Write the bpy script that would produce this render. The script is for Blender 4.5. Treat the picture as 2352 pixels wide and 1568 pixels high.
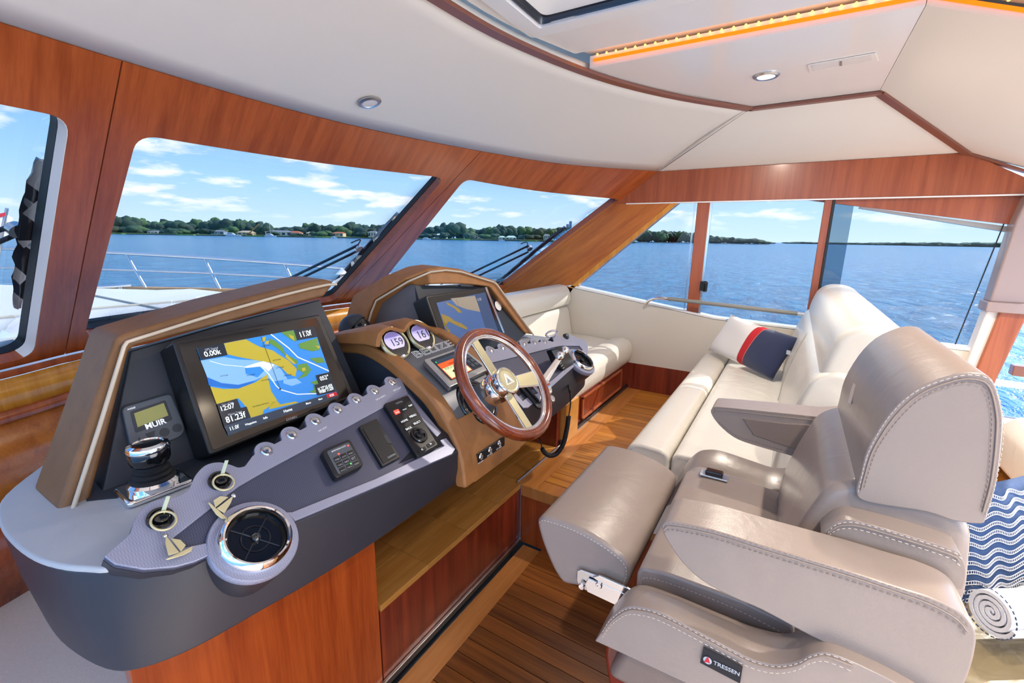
import bpy, bmesh, math, random
from mathutils import Vector as V, Matrix, noise
random.seed(7)
EXPO, SKY, SUN = 0.32, 2.1, 8.0
SUNDIR = (.62, -.52, .60)                         # towards the sun: from starboard and a little aft
SEA = ((.008, .12, .29, 1), (.045, .28, .49, 1))  # trough and crest
TINT = (.65, .655, .66)                           # tint of the cabin glass, per face
AFT, LAMP = 80, 13                                # watts: added aft fill, each added after ceiling lamp
for o in list(bpy.data.objects): bpy.data.objects.remove(o)
S = bpy.context.scene
COL = S.collection
# ------------------------------------------------------------------ camera
F_PX, CXP, CYP = 1050.0, 1176.0, 784.0           # focal length and centre in a 2352x1568 frame
EYE = V((0, 0, 1.525))
_p, _r, _h = math.radians(12.77), math.radians(1.0), math.radians(58.8)
_d = V((math.sin(_h)*math.cos(_p), math.cos(_h)*math.cos(_p), -math.sin(_p)))
_rt = V((math.cos(_h), -math.sin(_h), 0)); _up = _rt.cross(_d)
RT = _rt*math.cos(_r) + _up*math.sin(_r); UP = _up*math.cos(_r) - _rt*math.sin(_r)
cam = bpy.data.cameras.new('camera'); cam.sensor_width = 36; cam.lens = F_PX/2352*36
cam.clip_start = .02; cam.clip_end = 20000
camo = bpy.data.objects.new('camera', cam); COL.objects.link(camo)
camo.matrix_world = Matrix(((RT.x, UP.x, -_d.x, EYE.x), (RT.y, UP.y, -_d.y, EYE.y), (RT.z, UP.z, -_d.z, EYE.z), (0, 0, 0, 1)))
S.camera = camo
# ------------------------------------------------------------------ sky, sun, exposure
S.view_settings.view_transform = 'Standard'; S.view_settings.look = 'None'
S.view_settings.gamma = 1.0; S.view_settings.use_curve_mapping = False
S.view_settings.exposure = EXPO
w = bpy.data.worlds.new('sky'); S.world = w; w.use_nodes = True
nt = w.node_tree; nt.nodes.clear()
def N(t, typ, **kw):
    n = t.nodes.new(typ)
    for k, v in kw.items():
        if k.startswith('_'): setattr(n, k[1:], v)
        else: n.inputs[k.replace('__', ' ')].default_value = v
    return n
tc = N(nt, 'ShaderNodeTexCoord'); sx = N(nt, 'ShaderNodeSeparateXYZ'); nt.links.new(tc.outputs['Generated'], sx.inputs[0])
ramp = N(nt, 'ShaderNodeValToRGB'); e = ramp.color_ramp.elements
e[0].position = 0.0; e[0].color = (.64, .83, 1, 1); e[1].position = .55; e[1].color = (.10, .32, .80, 1)
m = ramp.color_ramp.elements.new(.10); m.color = (.40, .68, 1, 1)
m = ramp.color_ramp.elements.new(.24); m.color = (.17, .45, .94, 1)
nt.links.new(sx.outputs['Z'], ramp.inputs[0])
ad = N(nt, 'ShaderNodeMath', _operation='ADD'); ad.inputs[1].default_value = .16; nt.links.new(sx.outputs['Z'], ad.inputs[0])
mx0 = N(nt, 'ShaderNodeMath', _operation='MAXIMUM'); mx0.inputs[1].default_value = .05; nt.links.new(ad.outputs[0], mx0.inputs[0])
dx = N(nt, 'ShaderNodeMath', _operation='DIVIDE'); dy = N(nt, 'ShaderNodeMath', _operation='DIVIDE')
nt.links.new(sx.outputs['X'], dx.inputs[0]); nt.links.new(mx0.outputs[0], dx.inputs[1])
nt.links.new(sx.outputs['Y'], dy.inputs[0]); nt.links.new(mx0.outputs[0], dy.inputs[1])
cb = N(nt, 'ShaderNodeCombineXYZ'); nt.links.new(dx.outputs[0], cb.inputs[0]); nt.links.new(dy.outputs[0], cb.inputs[1])
nz = N(nt, 'ShaderNodeTexNoise', Scale=1.75, Detail=9.0, Roughness=.55); nt.links.new(cb.outputs[0], nz.inputs['Vector'])
cr = N(nt, 'ShaderNodeValToRGB'); cr.color_ramp.elements[0].position = .52; cr.color_ramp.elements[1].position = .64
nt.links.new(nz.outputs[0], cr.inputs[0])
fz = N(nt, 'ShaderNodeMapRange'); fz.inputs['From Min'].default_value = .015; fz.inputs['From Max'].default_value = .06
nt.links.new(sx.outputs['Z'], fz.inputs[0])
mu = N(nt, 'ShaderNodeMath', _operation='MULTIPLY'); nt.links.new(cr.outputs[0], mu.inputs[0]); nt.links.new(fz.outputs[0], mu.inputs[1])
mixc = N(nt, 'ShaderNodeMix', _data_type='RGBA'); mixc.inputs[7].default_value = (1.05, 1.06, 1.08, 1)
nt.links.new(mu.outputs[0], mixc.inputs[0]); nt.links.new(ramp.outputs[0], mixc.inputs[6])
bg = N(nt, 'ShaderNodeBackground', Strength=SKY); nt.links.new(mixc.outputs[2], bg.inputs[0])
wo = N(nt, 'ShaderNodeOutputWorld'); nt.links.new(bg.outputs[0], wo.inputs[0])
sun = bpy.data.lights.new('sun', 'SUN'); sun.energy = SUN; sun.angle = .009; sun.color = (1, .95, .87)
suno = bpy.data.objects.new('sun', sun); COL.objects.link(suno)
suno.rotation_euler = V(SUNDIR).to_track_quat('Z', 'Y').to_euler()
# added warm fill light aft of the camera, to brighten the cabin
for nm, loc, aim, sx_, sy_, en, colr in (('aft_fill_light', (.9, -3.3, 1.15), (0, 1, .12), 3.4, 1.7, AFT, (1, .93, .84)),):
    l_ = bpy.data.lights.new(nm, 'AREA'); l_.shape = 'RECTANGLE'; l_.size = sx_; l_.size_y = sy_; l_.energy = en; l_.color = colr
    lo_ = bpy.data.objects.new(nm, l_); COL.objects.link(lo_); lo_.location = loc; lo_.rotation_euler = V(aim).to_track_quat('-Z', 'Y').to_euler()
# ------------------------------------------------------------------ measuring helpers (photo pixel to a point on a known plane)
def ray(x, y): return _d + RT*((x-CXP)/F_PX) - UP*((y-CYP)/F_PX)
def at_z(x, y, z): v = ray(x, y); return EYE + v*((z-EYE.z)/v.z)
def at_x(x, y, X): v = ray(x, y); return EYE + v*(X/v.x)
def at_y(x, y, Y): v = ray(x, y); return EYE + v*(Y/v.y)
def at_pl(x, y, p0, n): v = ray(x, y); return EYE + v*((V(p0)-EYE).dot(V(n))/v.dot(V(n)))
# ------------------------------------------------------------------ materials
MATS = {}
def base_mat(name):
    m = bpy.data.materials.new(name); m.use_nodes = True; t = m.node_tree; t.nodes.clear()
    b = t.nodes.new('ShaderNodeBsdfPrincipled'); o = t.nodes.new('ShaderNodeOutputMaterial'); t.links.new(b.outputs[0], o.inputs[0])
    MATS[name] = m; return m, t, b
def lin(c):
    if isinstance(c, str): c = [int(c[i:i+2], 16)/255 for i in (0, 2, 4)]
    return tuple(x/12.92 if x <= .04045 else ((x+.055)/1.055)**2.4 for x in c[:3]) + (1,)
def mat(name, col, rough=.5, metal=0, coat=0, var=.0, vscale=6, bump=0, bscale=200, emit=0, spec=.5, wr=0, wscale=7, sheen=0):
    m, t, b = base_mat(name); c = lin(col)
    b.inputs['Base Color'].default_value = c; b.inputs['Roughness'].default_value = rough; b.inputs['Metallic'].default_value = metal
    b.inputs['Coat Weight'].default_value = coat; b.inputs['Coat Roughness'].default_value = .12; b.inputs['Specular IOR Level'].default_value = spec
    b.inputs['Sheen Weight'].default_value = sheen
    if emit: b.inputs['Emission Color'].default_value = c; b.inputs['Emission Strength'].default_value = emit
    if var or bump or wr:
        tcn = t.nodes.new('ShaderNodeTexCoord')
    if var:
        n = N(t, 'ShaderNodeTexNoise', Scale=vscale, Detail=4.0); t.links.new(tcn.outputs['Object'], n.inputs['Vector'])
        mr = N(t, 'ShaderNodeMapRange'); mr.inputs[1].default_value = .3; mr.inputs[2].default_value = .7; mr.inputs[3].default_value = 1-var; mr.inputs[4].default_value = 1+var
        t.links.new(n.outputs[0], mr.inputs[0])
        hs = N(t, 'ShaderNodeHueSaturation'); hs.inputs['Color'].default_value = c; t.links.new(mr.outputs[0], hs.inputs['Value']); t.links.new(hs.outputs[0], b.inputs['Base Color'])
    prev = None
    if bump:
        n = N(t, 'ShaderNodeTexNoise', Scale=bscale, Detail=3.0); t.links.new(tcn.outputs['Object'], n.inputs['Vector'])
        prev = N(t, 'ShaderNodeBump', Strength=bump, Distance=.002); t.links.new(n.outputs[0], prev.inputs['Height'])
    if wr:
        n = N(t, 'ShaderNodeTexNoise', Scale=wscale, Detail=3.0, Distortion=.6); t.links.new(tcn.outputs['Object'], n.inputs['Vector'])
        b2 = N(t, 'ShaderNodeBump', Strength=wr, Distance=.03); t.links.new(n.outputs[0], b2.inputs['Height'])
        if prev: t.links.new(prev.outputs[0], b2.inputs['Normal'])
        prev = b2
    if prev: t.links.new(prev.outputs[0], b.inputs['Normal'])
    return m
def wood(name, dark, light, scale=(30, 2.5, 2.5), rough=.3, coat=.25, vary=0.0, fine=1.0, rot=0):
    m, t, b = base_mat(name)
    tcn = t.nodes.new('ShaderNodeTexCoord'); mp = N(t, 'ShaderNodeMapping'); mp.inputs['Scale'].default_value = scale
    mr_ = N(t, 'ShaderNodeMapping'); mr_.inputs['Rotation'].default_value = (rot, 0, 0); t.links.new(tcn.outputs['Object'], mr_.inputs[0]); t.links.new(mr_.outputs[0], mp.inputs[0])
    oi = t.nodes.new('ShaderNodeObjectInfo'); cx = N(t, 'ShaderNodeCombineXYZ')
    sc = N(t, 'ShaderNodeMath', _operation='MULTIPLY'); sc.inputs[1].default_value = 37; t.links.new(oi.outputs['Random'], sc.inputs[0])
    t.links.new(sc.outputs[0], cx.inputs[0]); t.links.new(sc.outputs[0], cx.inputs[2]); t.links.new(cx.outputs[0], mp.inputs['Location'])
    n1 = N(t, 'ShaderNodeTexNoise', Scale=1.0, Detail=5.0, Roughness=.6, Distortion=.3); t.links.new(mp.outputs[0], n1.inputs['Vector'])
    mp2 = N(t, 'ShaderNodeMapping'); mp2.inputs['Scale'].default_value = (7, 7, 7); t.links.new(mp.outputs[0], mp2.inputs[0])
    n2 = N(t, 'ShaderNodeTexNoise', Scale=1.0, Detail=2.0); t.links.new(mp2.outputs[0], n2.inputs['Vector'])
    mxn = N(t, 'ShaderNodeMath', _operation='MULTIPLY_ADD'); mxn.inputs[1].default_value = .25*fine; t.links.new(n2.outputs[0], mxn.inputs[0]); t.links.new(n1.outputs[0], mxn.inputs[2])
    cr = N(t, 'ShaderNodeValToRGB'); cr.color_ramp.elements[0].position = .40; cr.color_ramp.elements[0].color = lin(dark)
    cr.color_ramp.elements[1].position = .78; cr.color_ramp.elements[1].color = lin(light)
    t.links.new(mxn.outputs[0], cr.inputs[0])
    last = cr.outputs[0]
    if vary:
        mr = N(t, 'ShaderNodeMapRange'); mr.inputs[3].default_value = 1-vary; mr.inputs[4].default_value = 1+vary; t.links.new(oi.outputs['Random'], mr.inputs[0])
        hs = N(t, 'ShaderNodeHueSaturation'); t.links.new(last, hs.inputs['Color']); t.links.new(mr.outputs[0], hs.inputs['Value']); last = hs.outputs[0]
    t.links.new(last, b.inputs['Base Color'])
    b.inputs['Roughness'].default_value = rough; b.inputs['Coat Weight'].default_value = coat; b.inputs['Coat Roughness'].default_value = .15
    bp = N(t, 'ShaderNodeBump', Strength=.08, Distance=.002); t.links.new(n2.outputs[0], bp.inputs['Height']); t.links.new(bp.outputs[0], b.inputs['Normal'])
    return m
def weave(name, c1, c2, scale=420, rough=.4, metal=.3):
    m, t, b = base_mat(name)
    tcn = t.nodes.new('ShaderNodeTexCoord'); ck = N(t, 'ShaderNodeTexChecker', Scale=scale); ck.inputs['Color1'].default_value = lin(c1); ck.inputs['Color2'].default_value = lin(c2)
    t.links.new(tcn.outputs['Object'], ck.inputs[0]); t.links.new(ck.outputs[0], b.inputs['Base Color'])
    b.inputs['Roughness'].default_value = rough; b.inputs['Metallic'].default_value = metal
    bp = N(t, 'ShaderNodeBump', Strength=.25, Distance=.001); t.links.new(ck.outputs[1], bp.inputs['Height']); t.links.new(bp.outputs[0], b.inputs['Normal'])
    return m
def glass(name, tint=(1, 1, 1), refl=1.0):
    m = bpy.data.materials.new(name); m.use_nodes = True; t = m.node_tree; t.nodes.clear(); MATS[name] = m
    tr = t.nodes.new('ShaderNodeBsdfTransparent'); tr.inputs[0].default_value = (*tint, 1)
    gl = t.nodes.new('ShaderNodeBsdfGlossy'); gl.inputs['Roughness'].default_value = 0.0; gl.inputs[0].default_value = (refl, refl, refl, 1)
    lw = t.nodes.new('ShaderNodeLayerWeight'); pw_ = N(t, 'ShaderNodeMath', _operation='POWER'); pw_.inputs[1].default_value = 5; t.links.new(lw.outputs['Facing'], pw_.inputs[0])
    fr = N(t, 'ShaderNodeMath', _operation='MULTIPLY_ADD'); fr.inputs[1].default_value = .5; fr.inputs[2].default_value = .018; t.links.new(pw_.outputs[0], fr.inputs[0])
    mx = t.nodes.new('ShaderNodeMixShader'); o = t.nodes.new('ShaderNodeOutputMaterial')
    t.links.new(fr.outputs[0], mx.inputs[0]); t.links.new(tr.outputs[0], mx.inputs[1]); t.links.new(gl.outputs[0], mx.inputs[2]); t.links.new(mx.outputs[0], o.inputs[0])
    return m
wood('cherry_front', '8C3E18', 'B25A2A', (26, 2.2, 2.2)); wood('cherry_side', '8A4020', 'AA5A34', (2.2, 24, 1.2))
wood('cherry_pillar', 'A0521C', 'C8762E', (16, 1.3, 16), rough=.28, rot=.61); wood('honey', 'C4781C', 'E09A38', (22, 22, 1.5), rough=.25)
wood('mahogany', '5A1C12', '86341C', (24, 24, 1.3), rough=.28); wood('base_front', '7E2E12', 'A64C1E', (20, 20, 1.2), rough=.25, coat=.35)
wood('ledge_wood', 'A8702C', 'C48C48', (1.4, 22, 4), rough=.22, coat=.5); wood('teak', '8E5018', 'BC7C30', (26, 1.4, 3), rough=.42, coat=.08, vary=.16)
wood('teak_low', '5E2E0E', '9A5A22', (34, 1.2, 3), rough=.42, coat=.1, vary=.38); wood('teak_border', '9E5E26', 'BE7E42', (1.4, 22, 3), rough=.35, coat=.15)
wood('wheel_rim', '5E2210', '8E3E1A', (14, 14, 14), rough=.1, coat=1.0); wood('rub_wood', 'B8834A', 'D8A870', (8, 8, 3), rough=.5, coat=0)
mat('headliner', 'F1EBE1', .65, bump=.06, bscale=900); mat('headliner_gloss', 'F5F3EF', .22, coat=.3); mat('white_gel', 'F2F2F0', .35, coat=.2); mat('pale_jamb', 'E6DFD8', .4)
mat('trim_brown', '84503E', .3, coat=.3); mat('post_lilac', '9C8884', .3, coat=.3); mat('cream_leather', 'D8D3C8', .31, coat=.12, bump=.12, bscale=420, wr=.16, wscale=9); mat('cream_panel', 'D6CEC0', .5, bump=.1, bscale=420)
mat('cream_wrinkle', 'DEDACF', .34, bump=.12, bscale=420, wr=.35, wscale=8); mat('taupe', '93867E', .30, coat=.15, bump=.14, bscale=380, wr=.1, wscale=8)
mat('taupe_dark', '7E6F66', .42, bump=.14, bscale=380, wr=.1, wscale=8); mat('thread_light', 'CDBFB3', .6); mat('thread_dark', '7E6C61', .6); mat('seam', '94857A', .6); mat('seam_cream', 'B4AA9A', .6)
mat('navy_body', '2B2C35', .42, bump=.12, bscale=700, var=.04); mat('grey_top', 'B2B7BC', .42, bump=.1, bscale=700, var=.05); mat('dash_dark', '2C333E', .5, bump=.1, bscale=700)
mat('dash_grey', '6C6C72', .5, bump=.1, bscale=700); weave('insert', '54586E', '3E4254', 480, .38); weave('silver_plate', '9EA1B6', '8A8DA2', 480, .33, .25)
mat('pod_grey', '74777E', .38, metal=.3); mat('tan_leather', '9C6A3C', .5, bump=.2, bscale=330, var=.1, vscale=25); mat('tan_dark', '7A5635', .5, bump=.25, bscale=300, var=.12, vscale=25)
mat('piping_cream', 'C6B9A6', .4); mat('chrome', 'F4F4F4', .04, metal=1); mat('steel', 'D8DADC', .16, metal=1); mat('brushed', 'C8CACC', .3, metal=1); mat('champagne', 'CFC79E', .28, metal=.45)
mat('black_gloss', '0A0B0D', .08, coat=.6); mat('black_satin', '17181B', .35); mat('black_rubber', '14161A', .55); mat('dark_frame', '17191F', .3); mat('gunmetal', '4C535C', .4); mat('key_gap', '2B3037', .5)
mat('lcd_olive', '8A8A52', .3, emit=.18); mat('lcd_lilac', 'B9B2E2', .3, emit=.45); mat('lcd_lilac_dark', '8F86C4', .3, emit=.3); mat('print_white', 'F0F2F4', .5, emit=.25); mat('print_grey', 'B6BCC4', .5); mat('print_dark', '20242C', .5)
mat('map_blue', '2C86D8', .25, emit=.26); mat('map_pale', '7FB2E6', .25, emit=.26); mat('map_deep', '1668C0', .25, emit=.26); mat('map_land', 'B4A436', .25, emit=.26); mat('map_green', '5C8A3C', .25, emit=.26); mat('map_white', 'E8F0F0', .25, emit=.26)
mat('screen_dark', '1C2732', .2, emit=.3); mat('screen_bar', '2A3C4E', .2, emit=.35); mat('screen_red', 'B0202C', .2, emit=.6); mat('screen_text', 'EAF2F4', .3, emit=.9); mat('map_black', '0C1014', .4)
mat('dim_blue', '3E5C8C', .25, emit=.3); mat('dim_tan', '8E8576', .25, emit=.25); mat('dim_gold', '8C7636', .25, emit=.25); mat('dim_side', '33486A', .25, emit=.25)
mat('led_red', 'FF2A20', .3, emit=6); mat('led_green', '38D048', .3, emit=2); mat('alert_orange', 'F05018', .3, emit=.8); mat('alert_pale', 'D8E0A8', .3, emit=.7); mat('alert_ink', '7A2A10', .4, emit=.1)
mat('led_amber', 'FFA528', .3, emit=14); mat('strip_amber', 'FF7E04', .4, emit=.75); mat('lamp_lens', 'FFF0E0', .3, emit=4); mat('lamp_lens_off', 'E8E4E0', .3)
mat('cloth_white', 'EEEAE4', .8, bump=.3, bscale=500, sheen=.3); mat('cloth_red', 'C8242C', .8, bump=.3, bscale=500); mat('cloth_navy', '1D2A4E', .8, bump=.3, bscale=500, sheen=.3); mat('cloth_blue', '27426C', .85, bump=.5, bscale=350, var=.18, vscale=60); mat('yarn', 'C4C9D4', .8)
mat('towel', 'E8EAF0', .9, bump=.6, bscale=420); mat('olive_leather', '6E6248', .42, bump=.12, bscale=400, wr=.5, wscale=9); mat('brown_mat', 'A87C36', .85, bump=.6, bscale=250, var=.2, vscale=60)
mat('redwood_gloss', '78281A', .16, coat=.6); mat('carpet', 'E8D6C2', .95, bump=.7, bscale=500, var=.06, vscale=200); mat('deck_white', 'EDECE6', .5, bump=.1, bscale=300); mat('deck_seam', 'B9B4A8', .6); mat('gasket', '14161A', .4)
mat('wiper', '262C38', .4); mat('lens_black', '08090A', .1, coat=.5); mat('tag_black', '1A1C22', .7); mat('tag_red', 'C42430', .6); mat('rail_grip', '8C8C86', .45)
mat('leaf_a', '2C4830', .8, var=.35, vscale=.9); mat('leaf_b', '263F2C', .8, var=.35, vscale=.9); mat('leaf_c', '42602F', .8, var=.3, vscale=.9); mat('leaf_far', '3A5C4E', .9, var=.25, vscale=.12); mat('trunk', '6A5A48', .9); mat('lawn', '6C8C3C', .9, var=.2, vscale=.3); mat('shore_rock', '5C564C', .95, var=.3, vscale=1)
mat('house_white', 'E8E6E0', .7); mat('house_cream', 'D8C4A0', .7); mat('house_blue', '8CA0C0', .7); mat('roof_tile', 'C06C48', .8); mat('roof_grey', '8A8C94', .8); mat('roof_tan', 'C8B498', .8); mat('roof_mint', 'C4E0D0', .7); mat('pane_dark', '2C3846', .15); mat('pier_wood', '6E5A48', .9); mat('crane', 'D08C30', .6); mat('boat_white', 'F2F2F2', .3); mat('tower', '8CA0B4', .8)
mat('flag_white', 'EDEDED', .8); mat('flag_red', 'C83040', .8); mat('flag_orange', 'E87A20', .8); mat('cover_grey', '8E8E90', .35)
glass('pane', TINT); glass('pane_aft', (TINT[0]*.82, TINT[1]*.93, TINT[2])); glass('hatch_glass', (.30, .30, .34))
# sea
m, t, b = base_mat('sea'); b.inputs['Roughness'].default_value = .16; b.inputs['Specular IOR Level'].default_value = .35
tcn = t.nodes.new('ShaderNodeTexCoord'); mp = N(t, 'ShaderNodeMapping'); mp.inputs['Scale'].default_value = (.45, 1.1, 1); mp.inputs['Rotation'].default_value = (0, 0, .9); t.links.new(tcn.outputs['Object'], mp.inputs[0])
n1 = N(t, 'ShaderNodeTexNoise', Scale=1.0, Detail=6.0, Roughness=.62, Distortion=.4); t.links.new(mp.outputs[0], n1.inputs['Vector'])
scr = N(t, 'ShaderNodeValToRGB'); scr.color_ramp.elements[0].position = .36; scr.color_ramp.elements[0].color = SEA[0]; scr.color_ramp.elements[1].position = .66; scr.color_ramp.elements[1].color = SEA[1]
t.links.new(n1.outputs[0], scr.inputs[0]); t.links.new(scr.outputs[0], b.inputs['Base Color'])
bp = N(t, 'ShaderNodeBump', Strength=1.0, Distance=.7); t.links.new(n1.outputs[0], bp.inputs['Height']); t.links.new(bp.outputs[0], b.inputs['Normal'])
# ------------------------------------------------------------------ geometry helpers
MID = 1.215                                       # centre line of the helm (x)
MIRROR = [False]
def tx(p):
    p = V(p); return V((2*MID-p.x, p.y, p.z)) if MIRROR[0] else p
def tag(o, label=None, cat=None, group=None, kind=None):
    if label: o['label'] = label
    if cat: o['category'] = cat
    if group: o['group'] = group
    if kind: o['kind'] = kind
    return o
def thing(name, loc, label, cat, group=None):
    o = bpy.data.objects.new(name, None); COL.objects.link(o); o.location = tx(loc); o.empty_display_size = .05
    return tag(o, label, cat, group)
def root_of(o): return Matrix.Translation(o.location) if o.type == 'EMPTY' else Matrix.Identity(4)
def obj(name, me, mt, parent=None, smooth=True, ang=35):
    if not me.materials: me.materials.append(MATS[mt])
    if smooth:
        me.shade_smooth(); me.set_sharp_from_angle(angle=math.radians(ang))
    o = bpy.data.objects.new(name, me); COL.objects.link(o)
    if parent:
        o.parent = parent; o.matrix_parent_inverse = root_of(parent).inverted()
    return o
def mesh(verts, faces):
    me = bpy.data.meshes.new('m'); vs = [tx(v) for v in verts]
    if MIRROR[0]: faces = [list(reversed(f)) for f in faces]
    me.from_pydata([tuple(v) for v in vs], [], faces); me.update(); return me
def fixn(me):
    bm = bmesh.new(); bm.from_mesh(me); bmesh.ops.recalc_face_normals(bm, faces=bm.faces); bm.to_mesh(me); bm.free(); return me
def bev(o, wdt, seg=3, ang=30):
    md = o.modifiers.new('bevel', 'BEVEL'); md.width = wdt; md.segments = seg; md.limit_method = 'ANGLE'; md.angle_limit = math.radians(ang); md.harden_normals = True
    return o
def sub(o, lv=2):
    md = o.modifiers.new('subdivision', 'SUBSURF'); md.levels = lv; md.render_levels = lv; return o
def slab(name, pts, ext, mt, parent=None, bevel=0, seg=3, smooth=True):
    """polygon (3D points) pushed along the vector ext"""
    n = len(pts); ext = V(ext); vs = [V(p) for p in pts] + [V(p)+ext for p in pts]
    fs = [list(range(n)), list(range(2*n-1, n-1, -1))] + [[i, i+n, (i+1) % n+n, (i+1) % n] for i in range(n)]
    me = fixn(mesh(vs, fs)); o = obj(name, me, mt, parent, smooth)
    if bevel: bev(o, bevel, seg)
    return o
def box(name, lo, hi, mt, parent=None, bevel=0, seg=2):
    x0, y0, z0 = lo; x1, y1, z1 = hi
    return slab(name, [(x0, y0, z0), (x1, y0, z0), (x1, y1, z0), (x0, y1, z0)], (0, 0, z1-z0), mt, parent, bevel, seg)
def loft(name, rings, mt, parent=None, cap=True, closed=True, bevel=0, ang=35, sb=0):
    n = len(rings[0]); vs = [p for r in rings for p in r]; fs = []
    for k in range(len(rings)-1):
        for i in range(n if closed else n-1):
            j = (i+1) % n; fs.append([k*n+i, k*n+j, (k+1)*n+j, (k+1)*n+i])
    if cap: fs += [list(range(n)), list(range(len(vs)-1, len(vs)-n-1, -1))]
    me = fixn(mesh(vs, fs)); o = obj(name, me, mt, parent, True, ang)
    if bevel: bev(o, bevel)
    if sb: sub(o, sb)
    return o
def thick(name, grid, t, mt, parent=None, bevel=0, ang=35):
    """sheet given as rows of points, thickened by t along its normals"""
    nr, nc = len(grid), len(grid[0]); vs = [p for r in grid for p in r]
    fs = [[i*nc+j, i*nc+j+1, (i+1)*nc+j+1, (i+1)*nc+j] for i in range(nr-1) for j in range(nc-1)]
    o = obj(name, mesh(vs, fs), mt, parent, True, ang)
    md = o.modifiers.new('solid', 'SOLIDIFY'); md.thickness = t; md.offset = -1
    if bevel: bev(o, bevel)
    return o
def smooth_path(pts, k=8, closed=False):
    pts = [V(p) for p in pts]; n = len(pts); out = []
    rng = range(n if closed else n-1)
    for i in rng:
        p0 = pts[(i-1) % n] if closed or i > 0 else pts[0]*2-pts[1]; p1 = pts[i]; p2 = pts[(i+1) % n]
        p3 = pts[(i+2) % n] if closed or i+2 < n else p2*2-p1
        for s in range(k):
            t = s/k; out.append(.5*((2*p1)+(p2-p0)*t+(2*p0-5*p1+4*p2-p3)*t*t+(3*p1-p0-3*p2+p3)*t**3))
    if not closed: out.append(pts[-1])
    return out
def tube_mesh(pts, r, seg=10, closed=False, taper=None):
    pts = [V(p) for p in pts]; n = len(pts); vs = []; fs = []
    tg = []
    for i in range(n):
        a = pts[(i-1) % n] if closed or i else pts[0]; b = pts[(i+1) % n] if closed or i < n-1 else pts[-1]
        tg.append((b-a).normalized() if (b-a).length > 1e-9 else V((0, 0, 1)))
    ref = V((0, 0, 1)) if abs(tg[0].z) < .9 else V((1, 0, 0)); u = tg[0].cross(ref).normalized()
    for i in range(n):
        u = (u - tg[i]*u.dot(tg[i])).normalized(); w_ = tg[i].cross(u); rr = r if taper is None else taper[i]
        for k in range(seg): a = 2*math.pi*k/seg; vs.append(pts[i]+(u*math.cos(a)+w_*math.sin(a))*rr)
    for i in range(n if closed else n-1):
        for k in range(seg): j = (i+1) % n; fs.append([i*seg+k, i*seg+(k+1) % seg, j*seg+(k+1) % seg, j*seg+k])
    if not closed: fs += [list(range(seg))[::-1], list(range((n-1)*seg, n*seg))]
    return vs, fs
def tube(name, pts, r, mt, parent=None, seg=10, closed=False, taper=None):
    v, f = tube_mesh(pts, r, seg, closed, taper); return obj(name, fixn(mesh(v, f)), mt, parent, True, 50)
def multi(name, parts, mt, parent=None, kind=None, smooth=True):
    vs = []; fs = []
    for v, f in parts:
        k = len(vs); vs += v; fs += [[i+k for i in q] for q in f]
    o = obj(name, mesh(vs, fs), mt, parent, smooth)
    if kind: o['kind'] = kind
    return o
def frame(n, up=(0, 0, 1), xd=None):
    n = V(n).normalized()
    x = V(xd) if xd is not None else V(up).cross(n)
    x = (x - n*x.dot(n)).normalized(); y = n.cross(x); return x, y, n
def lathe(name, c, n, prof, mt, parent=None, seg=32, xd=None, ang=35, close=False):
    """prof = list of (radius, height along n)"""
    x, y, n = frame(n, up=(0, 0, 1) if abs(V(n).normalized().z) < .95 else (0, 1, 0), xd=xd); c = V(c); vs = []; fs = []
    for r, h in prof:
        for k in range(seg): a = 2*math.pi*k/seg; vs.append(c+n*h+(x*math.cos(a)+y*math.sin(a))*max(r, 1e-5))
    for i in range(len(prof)-1):
        for k in range(seg): fs.append([i*seg+k, i*seg+(k+1) % seg, (i+1)*seg+(k+1) % seg, (i+1)*seg+k])
    if close: k0 = len(vs)-seg; fs += [[k0+k, k0+(k+1) % seg, (k+1) % seg, k] for k in range(seg)]
    else: fs += [list(range(seg))[::-1], list(range(len(vs)-seg, len(vs)))]
    return obj(name, fixn(mesh(vs, fs)), mt, parent, True, ang)
def ring(name, c, n, R, r, mt, parent=None, seg=40, s2=10, sc=(1, 1), xd=None):
    x, y, n = frame(n, up=(0, 0, 1) if abs(V(n).normalized().z) < .95 else (0, 1, 0), xd=xd); c = V(c)
    pts = [c+x*math.cos(2*math.pi*k/seg)*R*sc[0]+y*math.sin(2*math.pi*k/seg)*R*sc[1] for k in range(seg)]
    return tube(name, pts, r, mt, parent, s2, True)
def rpoly(pts, r, k=5):
    """round the corners of a 2D/3D polygon"""
    pts = [V(p) for p in pts]; n = len(pts); out = []
    for i in range(n):
        p = pts[i]; a = pts[i-1]; b = pts[(i+1) % n]; rr = r[i] if isinstance(r, (list, tuple)) else r
        rr = min(rr, (a-p).length*.48, (b-p).length*.48)
        if rr < 1e-6: out.append(p); continue
        q0 = p+(a-p).normalized()*rr; q1 = p+(b-p).normalized()*rr
        for s in range(k+1): t = s/k; out.append(q0*(1-t)**2+p*2*t*(1-t)+q1*t*t)
    return out
def prof_x(name, yz, x0, x1, mt, parent=None, bevel=.012, r=0, seg=4):
    """profile in the y-z plane pulled along x"""
    p = [V((x0, a, b)) for a, b in yz]
    if r: p = rpoly(p, r)
    return slab(name, p, (x1-x0, 0, 0), mt, parent, bevel, seg)
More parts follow.
